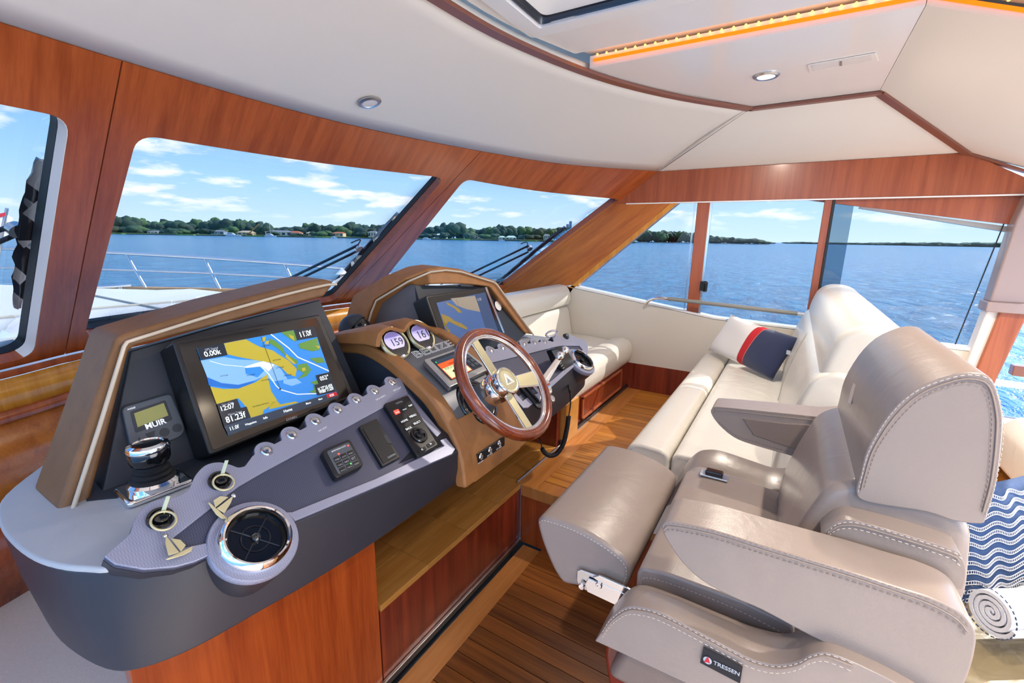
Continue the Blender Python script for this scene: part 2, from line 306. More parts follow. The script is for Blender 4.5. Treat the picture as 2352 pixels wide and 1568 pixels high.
def stitches(name, path, nrm, mt, parent, step=.0085, ln=.0052, wd=.0011, off=.0008):
    path = [V(p) for p in path]; nrm = V(nrm).normalized(); parts = []
    L = 0; segs = []
    for a, b in zip(path, path[1:]): segs.append((L, a, b)); L += (b-a).length
    s = step*.5; k = 0
    while s < L:
        while k+1 < len(segs) and segs[k+1][0] <= s: k += 1
        l0, a, b = segs[k]; d = (b-a).normalized(); c = a+d*(s-l0)+nrm*off; e = d.cross(nrm).normalized()
        h = d*ln*.5; q = e*wd*.5; tp = nrm*wd*.7
        v = [c-h-q, c+h-q, c+h+q, c-h+q, c-h*.7-q*.6+tp, c+h*.7-q*.6+tp, c+h*.7+q*.6+tp, c-h*.7+q*.6+tp]
        parts.append((v, [[0, 1, 5, 4], [1, 2, 6, 5], [2, 3, 7, 6], [3, 0, 4, 7], [4, 5, 6, 7]])); s += step
    if parts: return multi(name, parts, mt, parent, 'stuff', False)
def text(name, s, p0, p1, n, mt, parent=None, ext=.0004, hs=1.0, bold=0, outline=0):
    """lettering running from p0 to p1 on a surface with normal n"""
    p0, p1, n = tx(p0), tx(p1), V(n).normalized()
    if MIRROR[0]: n = V((-n.x, n.y, n.z))
    cu = bpy.data.curves.new('t', 'FONT'); cu.body = s; cu.size = 1; cu.extrude = 0; cu.offset = bold; cu.resolution_u = 3
    if outline: cu.fill_mode = 'NONE'; cu.bevel_depth = outline; cu.bevel_resolution = 0
    to = bpy.data.objects.new('t', cu); COL.objects.link(to); bpy.context.view_layer.update()
    me = bpy.data.meshes.new_from_object(to.evaluated_get(bpy.context.evaluated_depsgraph_get())); bpy.data.objects.remove(to)
    xs = [v.co.x for v in me.vertices]
    if not xs: return None
    x0, x1 = min(xs), max(xs); x = (p1-p0); L = x.length; x.normalize(); y = n.cross(x).normalized(); sc = L/(x1-x0)
    for v in me.vertices: v.co = p0+x*((v.co.x-x0)*sc)+y*(v.co.y*sc*hs)+n*(ext+v.co.z*sc)
    me.materials.clear(); me.materials.append(MATS[mt])
    return obj(name, me, mt, parent, False)
# ------------------------------------------------------------------ the cabin shell
def struct(o): o['kind'] = 'structure'; return o
def empty_struct(name, loc): o = bpy.data.objects.new(name, None); COL.objects.link(o); o.location = loc; o.empty_display_size = .1; o['kind'] = 'structure'; return o
FLOOR, STEP = 0.0, .33
def interp(tab, x):
    if x <= tab[0][0]: a, b = tab[0], tab[1]
    elif x >= tab[-1][0]: a, b = tab[-2], tab[-1]
    else:
        for i in range(len(tab)-1):
            if tab[i][0] <= x <= tab[i+1][0]: a, b = tab[i], tab[i+1]; break
    return a[1]+(b[1]-a[1])*(x-a[0])/(b[0]-a[0])
def dense(tab):
    p = smooth_path([V((a, b, 0)) for a, b in tab], 10); return [(q.x, q.y) for q in p]
HEAD = dense([(-1.2, .94), (-.62, 1.40), (.0, 1.66), (.423, 1.746), (.683, 1.792), (1.138, 1.843), (1.662, 1.826), (2.366, 1.670), (3.024, 1.423), (3.6, .945)])
SILL = dense([(-1.2, 1.9), (-.3, 2.3), (.42, 2.55), (.713, 2.655), (1.3, 2.74), (2.06, 2.715), (2.5, 2.66), (3.0, 2.52), (3.6, 2.285)])
TRIM = dense([(-.55, .30), (-.1, .72), (.4, .93), (.85, 1.0), (1.227, 1.004), (1.591, .96), (2.062, .823), (2.492, .604), (2.908, .304)])
def top_pt(x): return V((x, interp(HEAD, x), 2.02))
def bot_pt(x): return V((x, interp(SILL, x), .995+.055*min(1, max(0, (x-.4)/1.6))))
class Bay:
    def __init__(s, xa, xb, xc, xd): s.t = (xa, xb); s.b = (xc, xd)
    def at(s, u, v):
        p = bot_pt(s.b[0]+(s.b[1]-s.b[0])*u); q = top_pt(s.t[0]+(s.t[1]-s.t[0])*u); return p.lerp(q, v)
    def nrm(s, u, v):
        e = 1e-3; n = (s.at(u+e, v)-s.at(u-e, v)).cross(s.at(u, v+e)-s.at(u, v-e)).normalized(); return n if n.y > 0 else -n
    def find(s, px, py, h=0):
        """uv on this bay seen at photo pixel px, py"""
        u, v = .5, .5
        def pr(u, v):
            q = s.at(u, v)+(s.nrm(u, v)*h if h else V((0, 0, 0)))-EYE; d = q.dot(_d); return CXP+F_PX*q.dot(RT)/d, CYP-F_PX*q.dot(UP)/d
        for _ in range(30):
            x, y = pr(u, v); e = 1e-4; xu, yu = pr(u+e, v); xv, yv = pr(u, v+e)
            a, b, c, d = (xu-x)/e, (xv-x)/e, (yu-y)/e, (yv-y)/e; D = a*d-b*c
            if abs(D) < 1e-9: break
            rx, ry = px-x, py-y; du = max(-.2, min(.2, (d*rx-b*ry)/D)); dv = max(-.2, min(.2, (a*ry-c*rx)/D)); u += du; v += dv
        return u, v
bays = [Bay(-.62, .683, -.9, .63), Bay(.683, 2.366, .63, 2.09), Bay(2.366, 3.6, 2.09, 3.6)]
opens_px = [[(-260, 845), (78, 818), (163, 272), (-260, 190)], [(192, 778), (768, 692), (1022, 408), (316, 308)], [(845, 690), (1172, 662), (1428, 458), (1068, 411)]]
wf = empty_struct('wall_front', (1.2, 2.3, 1.0))
TH = .075
for k, (bay, op) in enumerate(zip(bays, opens_px)):
    uv = [bay.find(*p) for p in op]
    if k == 0: uv[0] = (.12, uv[1][1]); uv[3] = (.12, uv[2][1])
    cor = [V((a, b, 0)) for a, b in uv]; inner = []; outer = []; oc = [(0, 0), (1, 0), (1, 1), (0, 1)]
    rr = .045
    for i in range(4):
        p = cor[i]; a = cor[i-1]; b = cor[(i+1) % 4]; o0 = V((*oc[i], 0)); oa = V((*oc[i-1], 0)); ob = V((*oc[(i+1) % 4], 0))
        q0 = p+(a-p).normalized()*rr; q1 = p+(b-p).normalized()*rr
        for s_ in range(7):
            t_ = s_/6; inner.append(q0*(1-t_)**2+p*2*t_*(1-t_)+q1*t_*t_); f = (s_-3)/3*.05
            outer.append(o0+(oa-o0)*(-f) if f < 0 else o0+(ob-o0)*f)
        nx = b+(p-b).normalized()*rr
        for s_ in range(1, 10): t_ = s_/10; inner.append(q1.lerp(nx, t_)); outer.append(o0.lerp(ob, .05+.9*t_))
    n = len(inner); g = .0016/1.2
    def sh(p): return V((min(1-g, max(g, p.x)), p.y, 0))     # a hair-line joint between the panels
    O = [bay.at(sh(p).x, p.y) for p in outer]; I = [bay.at(p.x, p.y) for p in inner]
    I2 = [bay.at(p.x, p.y)+bay.nrm(p.x, p.y)*TH for p in inner]; O2 = [bay.at(sh(p).x, p.y)+bay.nrm(p.x, p.y)*TH for p in outer]
    vs = O+I+I2+O2; fs = []
    for i in range(n):
        j = (i+1) % n
        for a in range(3): fs.append([a*n+i, a*n+j, (a+1)*n+j, (a+1)*n+i])
        fs.append([3*n+i, 3*n+j, j, i])
    o = obj('frame_panel', fixn(mesh(vs, fs)), 'cherry_front', wf, True, 30)
    wn = empty_struct('window_%d' % (k+1), bay.at(.5, .1))
    if k == 0:                                         # sky sheen on the port opening's inboard jamb, painted as a pale strip
        ii = range(18, 37); loft('jamb_sheen', [[I[i].lerp(I2[i], .02)+(bay.at(.3, .5)-I[i]).normalized()*a_ for a_ in (.0005, .003)]+[I[i].lerp(I2[i], .60)+(bay.at(.3, .5)-I[i]).normalized()*a_ for a_ in (.003, .0005)] for i in ii], 'pale_jamb', wn)
    cu, cv = sum(c.x for c in cor)/4, sum(c.y for c in cor)/4
    def ins(p, d0, dn):                                # a point of the opening's edge, moved inwards by d0 metres and outwards along the normal by dn
        q = bay.at(p.x, p.y); c_ = bay.at(cu, cv); e_ = (c_-q); return q+e_.normalized()*d0+bay.nrm(p.x, p.y)*dn
    rings_ = [[ins(p, a, b) for p in inner] for a, b in ((-.004, TH*.62), (.004, TH*.62), (.006, TH+.003), (-.02, TH+.003))]
    vs = [p for r_ in rings_ for p in r_]; n_ = len(inner); fs = [[a*n_+i, a*n_+(i+1) % n_, ((a+1) % 4)*n_+(i+1) % n_, ((a+1) % 4)*n_+i] for a in range(4) for i in range(n_)]
    obj('gasket', fixn(mesh(vs, fs)), 'gasket', wn, True, 30)
    # the pane: one sheet of glass filling the opening, a little larger than it
    us = [c.x for c in cor]; rows = []
    for iv in range(7):
        f = iv/6; a = cor[0].lerp(cor[3], f); b = cor[1].lerp(cor[2], f)
        rows.append([bay.at(a.x+(b.x-a.x)*t_/10, a.y+(b.y-a.y)*t_/10)+bay.nrm(a.x+(b.x-a.x)*t_/10, a.y)*(TH+.004) for t_ in range(11)])
    thick('pane', rows, .006, 'pane', wn)
    # bright outer coaming strip along the top of the opening, dark one along the foot
    for nm, e0, e1, mt_, up_ in (('coaming', 3, 2, 'white_gel', 1), ('coaming', 0, 1, 'dark_frame', -1)):
        a, b = cor[e0], cor[e1]; rws = []
        for t_ in range(13):
            p = a.lerp(b, t_/12); q = bay.at(p.x, p.y); nn = bay.nrm(p.x, p.y); d_ = (bay.at(p.x, p.y+.02)-q).normalized()*up_
            g_ = .045 if up_ > 0 else .004; rws.append([q+nn*(TH+.014)-d_*g_, q+nn*(TH+.03)-d_*g_, q+nn*(TH+.03)+d_*.06, q+nn*(TH+.014)+d_*.06])
        loft(nm, rws, mt_, wn)
# port opening's inboard jamb carries its sky reflection as pale colour
# fascia below the windshield, its bullnose rail and the panel under it
def along(f, x0, x1, n=40): return [f(x0+(x1-x0)*i/n) for i in range(n+1)]
def off(x, dy, z): p = bot_pt(x); return V((p.x, p.y-dy, z))
fa = empty_struct('trim_1', (1.2, 2.6, .8))
loft('sill', [[off(x, -.06, bot_pt(x).z-.004), off(x, .03, bot_pt(x).z-.004), off(x, .03, bot_pt(x).z-.03), off(x, -.06, bot_pt(x).z-.03)] for x in [-1.0+4.55*i/40 for i in range(41)]], 'cherry_front', fa, bevel=.004)
thick('fascia', [[off(x, .022, bot_pt(x).z-.032) for x in [-1.0+4.55*i/40 for i in range(41)]], [off(x, .03, .845+.03*max(0, (x-.4))/1.6) for x in [-1.0+4.55*i/40 for i in range(41)]]], .02, 'honey', fa)
tube('handrail', [off(x, .045, .825+.03*max(0, (x-.4))/1.6) for x in [-1.0+4.5*i/40 for i in range(41)]], .026, 'cherry_front', fa, 12)
thick('lower_panel', [[off(x, .02, .82) for x in [-1.0+2.6*i/30 for i in range(31)]], [off(x, .0, .47) for x in [-1.0+2.6*i/30 for i in range(31)]]], .02, 'cherry_pillar', fa)
thick('kick_panel', [[off(x, .02, .475) for x in [-1.0+2.6*i/30 for i in range(31)]], [off(x, -.14, .0) for x in [-1.0+2.6*i/30 for i in range(31)]]], .02, 'base_front', fa)
# ---- starboard side (plane x = 3.6)
XW = 3.6
ws = empty_struct('wall_starboard', (XW, .3, STEP))
def sidep(yz, x=XW): return [V((x, a, b)) for a, b in yz]
slab('pillar_panel', sidep([(.80, 1.80), (1.29, 1.80), (2.36, 1.045), (2.34, .98), (1.62, 1.05), (1.575, 1.118)]), (.05, 0, 0), 'cherry_pillar', ws, .003)
slab('pillar_edge', sidep([(.775, 1.80), (.825, 1.80), (1.62, 1.118), (1.57, 1.118)], XW-.004), (.07, 0, 0), 'honey', ws, .002)
slab('header', sidep([(1.29, 1.80), (.985, 2.02), (-.74, 2.026), (-1.08, 1.83), (-1.08, 1.80)]), (.06, 0, 0), 'cherry_side', ws, .003)
slab('header_strip', sidep([(1.17, 1.792), (1.17, 1.80), (-1.5, 1.80), (-1.5, 1.792)], XW-.006), (.02, 0, 0), 'white_gel', ws)
slab('soffit', sidep([(-.02, 1.795), (-1.5, 1.795), (-1.5, 1.55), (-1.0, 1.64)], XW+.03), (.03, 0, 0), 'cherry_side', ws, .002)
slab('outer_coaming', sidep([(-.3, 1.752), (-1.5, 1.545), (-1.5, 1.50), (-.3, 1.742)], XW+.07), (.05, 0, 0), 'white_gel', ws, .002)
slab('liner', sidep([(1.66, 1.128), (.45, .966), (-.15, .948), (-.95, .925), (-.95, .54), (1.66, .54)]), (.05, 0, 0), 'cream_panel', ws, .006)
slab('liner_cap', sidep([(1.66, 1.130), (.45, .968), (-.15, .950), (-1.1, .922), (-1.1, .945), (-.15, .966), (.45, .985), (1.60, 1.142)], XW-.004), (.09, 0, 0), 'white_gel', ws, .004)
struct(slab('baseboard_starboard', sidep([(1.66, STEP-.02), (1.66, .545), (-1.6, .545), (-1.6, STEP-.02)], XW-.004), (.04, 0, 0), 'mahogany'))
wp = empty_struct('window_4', (XW, .6, .96))
for y0, y1, nm in ((.565, .650, 'post'), (-.155, -.112, 'post')):
    box(nm, (XW+.005, y0, .93), (XW+.05, y1, 1.80), 'cherry_side', wp, .004)
box('post_edge', (XW+.0, y0-.014, .93), (XW+.045, y0, 1.80), 'black_satin', wp); box('post_edge', (XW+.01, .551, .93), (XW+.045, .565, 1.80), 'steel', wp)
for a in (.665, .672): box('glass_edge', (XW+.02, a, .95), (XW+.028, a+.0022, 1.80), 'steel', wp)
box('latch', (XW-.045, .515, 1.165), (XW-.005, .55, 1.245), 'black_gloss', wp, .012); box('latch_plate', (XW-.02, .55, 1.17), (XW+.02, .57, 1.24), 'black_satin', wp, .004)
slab('pane', sidep([(.80, 1.80), (1.58, 1.118), (.61, .955), (.61, 1.80)], XW+.03), (.006, 0, 0), 'pane', wp)
slab('pane', sidep([(.61, 1.80), (.61, .955), (-.13, .935), (-.13, 1.80)], XW+.04), (.006, 0, 0), 'pane', wp)
slab('pane', sidep([(-.14, 1.78), (-.14, .93), (-.27, .93), (-.27, 1.76)], XW+.055), (.006, 0, 0), 'pane_aft', wp)
slab('pane', sidep([(-.14, 1.78), (-.14, .93), (-.98, .70), (-.98, 1.645)], XW+.065), (.006, 0, 0), 'pane', wp)
slab('pane_joint', [at_x(2308, 505, XW+.06), at_x(2311, 505, XW+.06), at_x(2188, 810, XW+.06), at_x(2185, 810, XW+.06)], (.004, 0, 0), 'gasket', wp)
pi = empty_struct('trim_2', (3.55, -1.0, .4))
slab('post_upper', [V((3.55, -.978, 1.66)), V((3.55, -.955, 1.22)), V((3.55, -1.10, 1.22)), V((3.55, -1.15, 1.80)), V((3.55, -1.0, 1.80))], (.12, 0, 0), 'post_lilac', pi, .012)
slab('post_lower', [V((3.56, -.957, 1.18)), V((3.56, -.89, .45)), V((3.56, -.94, .45)), V((3.56, -1.01, 1.18))], (.10, 0, 0), 'pale_jamb', pi, .008)
slab('post_face', [V((3.54, -1.005, 1.18)), V((3.54, -.925, .45)), V((3.54, -1.01, .45)), V((3.54, -1.115, 1.18))], (.10, 0, 0), 'cherry_side', pi, .008)
loft('collar', [[V((3.52-.012*math.sin(math.pi*i/8), -.94-.25*i/8, z)) for i in range(9)] + [V((3.66, -1.19, z)), V((3.66, -.94, z))] for z in (1.17, 1.225)], 'post_lilac', pi, bevel=.006)
# ---- ceiling
ce = empty_struct('ceiling', (1.2, .4, 2.22))
ZT = 2.22
rows = []
for i in range(61):
    t_ = i/60; xt = -.55+3.458*t_; xh = -1.2+4.8*t_
    # keep the two rims level with each other along the curve of the windshield
    a = V((xt, interp(TRIM, xt), ZT)); b = top_pt(xh); b = V((b.x, b.y+.01, b.z))
    rows.append([a.lerp(b, s_/8)+V((0, 0, .018*math.sin(math.pi*s_/8))) for s_ in range(9)])
thick('front_headliner', rows, .03, 'headliner', ce); HL_ROWS = rows
slab('side_headliner', [V((3.61, .955, 2.021)), V((3.61, -.74, 2.026)), V((2.885, -.238, ZT)), V((2.90, .312, ZT+.001))], (0, 0, .03), 'headliner', ce)
slab('aft_headliner', [V((3.62, -.235, ZT)), V((3.62, -1.35, ZT-.384*1.115)), V((1.955, -1.35, ZT-.384*1.115)), V((1.955, -.235, ZT))], (0, 0, .03), 'headliner', ce)
A = [V((1.965, .835, ZT))] + [V((x, interp(TRIM, x)-.012, ZT)) for x in [2.0+.1*i for i in range(10)]] + [V((2.90, .30, ZT)), V((2.878, -.233, ZT)), V((1.955, -.233, ZT))]
slab('light_panel', A, (0, 0, .045), 'headliner_gloss', ce, .002)
B = [V((1.872, -.30, ZT+.030)), V((1.872, .87, ZT+.030))] + [V((x, interp(TRIM, x)-.012, ZT+.030)) for x in [1.8-.1*i for i in range(23)]] + [V((-.55, -.30, ZT+.030))]
HX0, HX1, HY0, HY1 = .42, 1.60, -.02, .885
# roof panel around the hatch, in four boards
slab('roof_panel', [V((1.872, -.30, ZT+.030)), V((1.872, .862, ZT+.030)), V((HX1, interp(TRIM, HX1)-.012, ZT+.030)), V((HX1, -.30, ZT+.030))], (0, 0, .03), 'headliner_gloss', ce)
slab('roof_panel', [V((HX1, HY1, ZT+.030))] + [V((x, interp(TRIM, x)-.012, ZT+.030)) for x in [1.6-.1*i for i in range(13)]] + [V((HX0, HY1, ZT+.030))], (0, 0, .03), 'headliner_gloss', ce)
slab('roof_panel', [V((HX0, -.30, ZT+.030))] + [V((HX0, .92, ZT+.030))] + [V((x, interp(TRIM, x)-.012, ZT+.030)) for x in [.3-.1*i for i in range(9)]] + [V((-.55, -.30, ZT+.030))], (0, 0, .03), 'headliner_gloss', ce)
slab('roof_panel', [V((HX0, -.30, ZT+.030)), V((HX1, -.30, ZT+.030)), V((HX1, HY0, ZT+.030)), V((HX0, HY0, ZT+.030))], (0, 0, .03), 'headliner_gloss', ce)
slab('roof_panel', [V((1.872, -.235, ZT+.030)), V((1.872, -1.35, ZT+.030-.384*1.115)), V((-.55, -1.35, ZT+.030-.384*1.115)), V((-.55, -.235, ZT+.030))], (0, 0, .03), 'headliner', ce)
# cove behind the amber strip
slab('cove_top', [V((1.88, .88, ZT+.06)), V((2.0, .84, ZT+.06)), V((2.0, -.25, ZT+.06)), V((1.88, -.25, ZT+.06))], (0, 0, .01), 'headliner', ce)
slab('cove_top', [V((1.88, -.23, ZT+.06)), V((2.0, -.23, ZT+.06)), V((2.0, -1.35, ZT+.06-.428)), V((1.88, -1.35, ZT+.06-.428))], (0, 0, .01), 'headliner', ce)
# outer roof above the linings, open only at the hatch
RO = [(3.75, -1.6), (3.75, .6), (3.55, 1.15), (3.05, 1.55), (2.4, 1.85), (1.6, 2.0), (.8, 2.0), (0, 1.85), (-.7, 1.5), (-1.3, 1.0), (-1.3, -1.6)]
def roofz(y): return 2.335 if y > -.3 else 2.335-.384*(-.3-y)
def roof_piece(pts): return slab('roof_deck', [V((a, b, roofz(b))) for a, b in pts], (0, 0, .03), 'white_gel', ce, smooth=False)
roof_piece([(3.75, -.3), (3.75, .6), (3.60, .885), (HX1, .885), (HX1, -.3)]); roof_piece([(HX1, .885), (3.60, .885), (3.45, 1.1), (3.05, 1.45), (2.4, 1.72), (1.6, 1.88), (.8, 1.88), (0, 1.72), (-.7, 1.4), (-1.25, .93), (-1.3, .885), (HX0, .885)])
roof_piece([(HX0, .885), (-1.3, .885), (-1.3, -.3), (HX0, -.3)]); roof_piece([(HX0, HY0), (HX0, -.3), (HX1, -.3), (HX1, HY0)]); roof_piece([(3.75, -.3), (-1.3, -.3), (-1.3, -1.5), (3.75, -1.5)])
tr = empty_struct('trim_3', (2.2, .5, 2.2))
tp = [V((x, interp(TRIM, x), ZT-.002)) for x in [-.55+3.458*i/60 for i in range(61)]]
def band(name, path, w_, h_, parent, mt_='trim_brown', dz=0):
    rg = []
    for i, p in enumerate(path):
        d_ = (path[min(i+1, len(path)-1)]-path[max(i-1, 0)]).normalized(); s_ = d_.cross(V((0, 0, 1))).normalized()
        rg.append([p+s_*w_*.5+V((0, 0, dz)), p-s_*w_*.5+V((0, 0, dz)), p-s_*w_*.5+V((0, 0, dz-h_)), p+s_*w_*.5+V((0, 0, dz-h_))])
    return loft(name, rg, mt_, parent, bevel=.002)
band('curved_moulding', tp, .044, .014, tr); band('side_moulding', [V((2.906, .312, ZT-.002)), V((2.882, -.245, ZT-.002))], .040, .014, tr)
band('hip_moulding', [V((2.878, -.236, ZT-.002)), V((3.6, -.74, 2.022)), V((3.62, -.98, 1.925)), V((3.62, -1.3, 1.80))], .040, .014, tr)
tube('hip_joint', [V((2.912, .304, ZT-.001)), V((3.603, .945, 2.019))], .0018, 'seam', tr, 6)
# ---- floors, laid plank by plank
f1 = empty_struct('floor', (1.2, .2, 0)); f2 = empty_struct('floor.001', (2.7, .7, STEP))
box('subfloor', (-2.2, -3.2, -.06), (1.84, 1.2, -.012), 'black_satin', f1); box('subfloor', (1.81, -3.2, STEP-.06), (3.70, 1.7, STEP-.012), 'black_satin', f2)
def planks(parent, x0, x1, wd, y0, y1, z, mt_, gap=.0016):
    L = y1-y0; me = bpy.data.meshes.new('plank'); h = .012; g = gap/2
    v = [(g, 0, -h), (wd-g, 0, -h), (wd-g, L, -h), (g, L, -h), (g+.0008, 0, 0), (wd-g-.0008, 0, 0), (wd-g-.0008, L, 0), (g+.0008, L, 0)]
    me.from_pydata(v, [], [[3, 2, 1, 0], [4, 5, 6, 7], [0, 1, 5, 4], [1, 2, 6, 5], [2, 3, 7, 6], [3, 0, 4, 7]]); me.materials.append(MATS[mt_])
    n = int((x1-x0)/wd)
    for i in range(n):
        o = bpy.data.objects.new('plank', me); COL.objects.link(o); o.location = (x0+i*wd, y0, z); o.parent = parent; o.matrix_parent_inverse = root_of(parent).inverted()
planks(f1, .37, 1.74, .0685, -2.2, .90, 0, 'teak_low'); planks(f2, 1.885, 3.6, .057, -2.2, .935, STEP, 'teak')
box('border_board', (.30, .90, -.012), (1.79, .995, 0), 'teak_border', f1, .001); box('border_board', (1.72, -2.2, -.012), (1.806, .898, .0005), 'teak_low', f1, .001)
box('border_board', (1.80, .937, STEP-.03), (3.6, 1.045, STEP), 'teak_border', f2, .002); box('border_board', (1.80, -2.2, STEP-.03), (1.883, .935, STEP+.0004), 'teak_border', f2, .003)
box('nosing', (1.795, -2.2, STEP-.062), (1.815, 1.045, STEP-.001), 'teak_border', f2, .004)
box('riser', (1.806, -2.2, 0), (1.82, 1.03, STEP-.06), 'base_front', f2, .001)
f3 = struct(box('floor.002', (-2.2, 1.2, -.05), (.62, 3.2, -.002), 'carpet')); box('floor_mat', (-2.2, -3.2, -.012), (.30, 1.2, -.001), 'carpet', f1)
# ------------------------------------------------------------------ helm console
YB = 1.028
con = thing('helm_console', (MID, 1.1, 0), 'dark blue grey helm console with scalloped silver switch panels under the windshield', 'console')
TOPL = [(.30, 1.50, .975), (.19, 1.36, .975), (.158, 1.25, .975), (.152, 1.14, .975), (.163, 1.03, .973), (.195, .945, .970), (.25, .888, .962), (.33, .853, .950), (.45, .837, .938), (.52, .831, .930), (.70, .82, .912), (.98, .806, .887)]
BOTL = [(.32, 1.50, .78), (.21, 1.36, .78), (.182, 1.25, .78), (.172, 1.14, .78), (.173, 1.04, .78), (.192, .93, .78), (.225, .88, .78), (.30, .848, .778), (.42, .834, .774), (.52, .826, .768), (.70, .822, .760), (.98, .82, .765)]
def both(h): return [V(p) for p in h] + [V((2*MID-p[0], p[1], p[2])) for p in reversed(h)]
TOPL = [tuple(p) for p in smooth_path(TOPL, 4)]; BOTL = [tuple(p) for p in smooth_path(BOTL, 4)]
loft('console_body', [both(BOTL), both([(p[0], p[1], p[2]*.5+q[2]*.5) if 0 else ((p[0]+q[0])/2-.004, (p[1]+q[1])/2-.006, (p[2]+q[2])/2) for p, q in zip(BOTL, TOPL)]), both(TOPL)], 'navy_body', con, ang=50, bevel=.006)
ctop = [(.30, 1.50), (.19, 1.36), (.158, 1.25), (.152, 1.14), (.163, 1.03), (.195, .945), (.24, .905), (.40, .935), (1.0, .95)]
ctop = [(p.x, p.y) for p in smooth_path([V((a, b, 0)) for a, b in ctop], 5)]
slab('counter_top', [V((a, b, .966)) for a, b in ctop]+[V((2*MID-a, b, .966)) for a, b in reversed(ctop)], (0, 0, .013), 'grey_top', con, .005)
# wooden base, niche and foot ledge
base = thing('helm_base_cabinet', (1.0, 1.1, 0), 'glossy reddish wood cabinet under the console with a recessed foot ledge', 'cabinet')
slab('front_panel', [V((.245, YB, 0)), V((.875, YB, 0)), V((.872, YB, .80)), V((.245, YB, .80))], (0, .03, 0), 'base_front', base, .002)
slab('side_panel', [V((.25, YB+.031, 0)), V((.28, YB+.031, 0)), V((.45, 1.45, 0)), V((.42, 1.45, 0))], (0, 0, .78), 'base_front', base)
slab('kick_board', [V((.88, YB, 0)), V((1.792, YB, 0)), V((1.792, YB, .305)), V((.88, YB, .305))], (0, .03, 0), 'mahogany', base, .001)
for i in range(6):
    a, b = .88+i*.238, .88+(i+1)*.238-.0012
    box('ledge_board', (a, YB-.004, .303), (b, 1.165, .327), 'ledge_wood', base, .002)
    box('ledge_board', (a, 1.1665, .303), (b, 1.42, .327), 'ledge_wood', base, .002)
box('niche_back', (.875, 1.42, .30), (2.35, 1.45, .79), 'mahogany', base); box('niche_side', (2.27, YB+.03, .30), (2.31, 1.42, .79), 'mahogany', base, .002)
box('niche_side', (.86, YB+.03, .30), (.879, 1.42, .79), 'base_front', base, .001)
box('metal_strip', (.40, YB-.014, 0), (1.80, YB-.001, .026), 'brushed', base, .002); box('metal_strip', (1.793, YB-.012, 0), (1.806, YB+.02, .325), 'brushed', base, .002)
box('metal_strip', (1.80, YB+.012, .324), (2.30, YB+.022, .334), 'brushed', base, .002)
# ---- tilted control panels, port and starboard
PN = V((.05, -.75, 1)).normalized(); PP = V((1.0, .82, .90))
def pan(x, y, h=0): return at_pl(x, y, PP, PN)+PN*h
PX = V((1, 0, -.05)).normalized(); PY = PN.cross(PX).normalized()
def ploc(p): d_ = V(p)-PP; return d_.dot(PX), d_.dot(PY)
def pw(s, t_, h=0): return PP+PX*s+PY*t_+PN*h
BTN_PX = [(610, 1040), (668, 1003), (722, 971), (773, 945), (816, 922), (858, 902), (898, 882)]
KEY_PX = [(366, 1197), (502, 1110)]
btn = [ploc(pan(*p)) for p in BTN_PX]; keyc = [ploc(pan(*p)) for p in KEY_PX]; VC = ploc(pan(583, 1243))
def panel_side(mir):
    MIRROR[0] = mir
    # scalloped upper edge
    bl, br = btn[0], btn[-1]
    def edge(s):
        f = (s-bl[0])/(br[0]-bl[0]); t0 = bl[1]+(br[1]-bl[1])*f
        best = t0+.006
        for b in btn: d_ = abs(s-b[0]); best = max(best, b[1]+math.sqrt(max(0, .0255**2-d_*d_)) if d_ < .0255 else best)
        return best
    up = []; s = br[0]+.045
    while s > bl[0]-.034: up.append((s, edge(min(s, br[0]+.03)))); s -= .0035
    lft = [ploc(pan(*p)) for p in [(560, 1075), (545, 1078), (528, 1072), (500, 1066), (470, 1073), (447, 1096), (433, 1125), (420, 1137), (395, 1148), (360, 1152), (330, 1168), (309, 1195), (301, 1218), (295, 1232), (272, 1252), (238, 1282)]]
    lft = [(p.x, p.y) for p in smooth_path([V((*q, 0)) for q in lft], 4)]
    fr = [ploc(pan(*p)) for p in [(262, 1300), (330, 1312), (400, 1306), (445, 1294), (478, 1279)]]
    low = [ploc(pan(*p)) for p in [(684, 1196), (860, 1122), (1036, 1046), (1043, 1036)]]
    full = up+lft+fr+[ploc(pan(530, 1262))]+low
    nm = 'control_panel'
    slab('panel_wedge', [pw(a, b, -.006) for a, b in full], (0, .055, -.06), 'navy_body', con)
    slab(nm, [pw(a, b, -.006) for a, b in full], PN*.009, 'insert', con, .002, 2)
    ins = [ploc(pan(*p)) for p in [(395, 1240), (545, 1122), (600, 1090), (700, 1036), (800, 982), (935, 908)]]
    strip = up+lft+fr+[ploc(pan(478, 1250)), ploc(pan(422, 1262))]+ins
    slab('silver_strip', [pw(a, b, .0031) for a, b in strip], PN*.0052, 'silver_plate', con, .0016, 2)
    lows = [ploc(pan(*p)) for p in [(655, 1180), (668, 1180), (860, 1103), (1018, 1027), (922, 915), (936, 908), (1043, 1034), (1036, 1046), (860, 1122), (675, 1200)]]
    slab('silver_strip', [pw(a, b, .0031) for a, b in lows], PN*.0052, 'silver_plate', con, .0016, 2)
    # round vent boss standing over the front edge
    cv = pw(*VC); lathe('vent_boss', cv, PN, [(.078, -.012), (.081, -.004), (.0815, .007), (.0795, .0105), (.060, .0105), (.057, -.04), (0, -.042)], 'silver_plate', con, 56); lathe('vent_pod', cv-PN*.004, PN, [(.035, -.16), (.058, -.12), (.072, -.06), (.078, -.02), (.079, -.003)], 'navy_body', con, 48, ang=60)
    for b in btn:
        c = pw(*b, .0083); bt = lathe('push_button', c, PN, [(.0135, 0), (.0135, .002), (.0115, .0042), (.0092, .0042), (.0088, .0022), (.008, .0022), (.0078, .0045), (.004, .0055), (0, .0057)], 'steel', con, 20)
    MIRROR[0] = False
panel_side(False); panel_side(True)
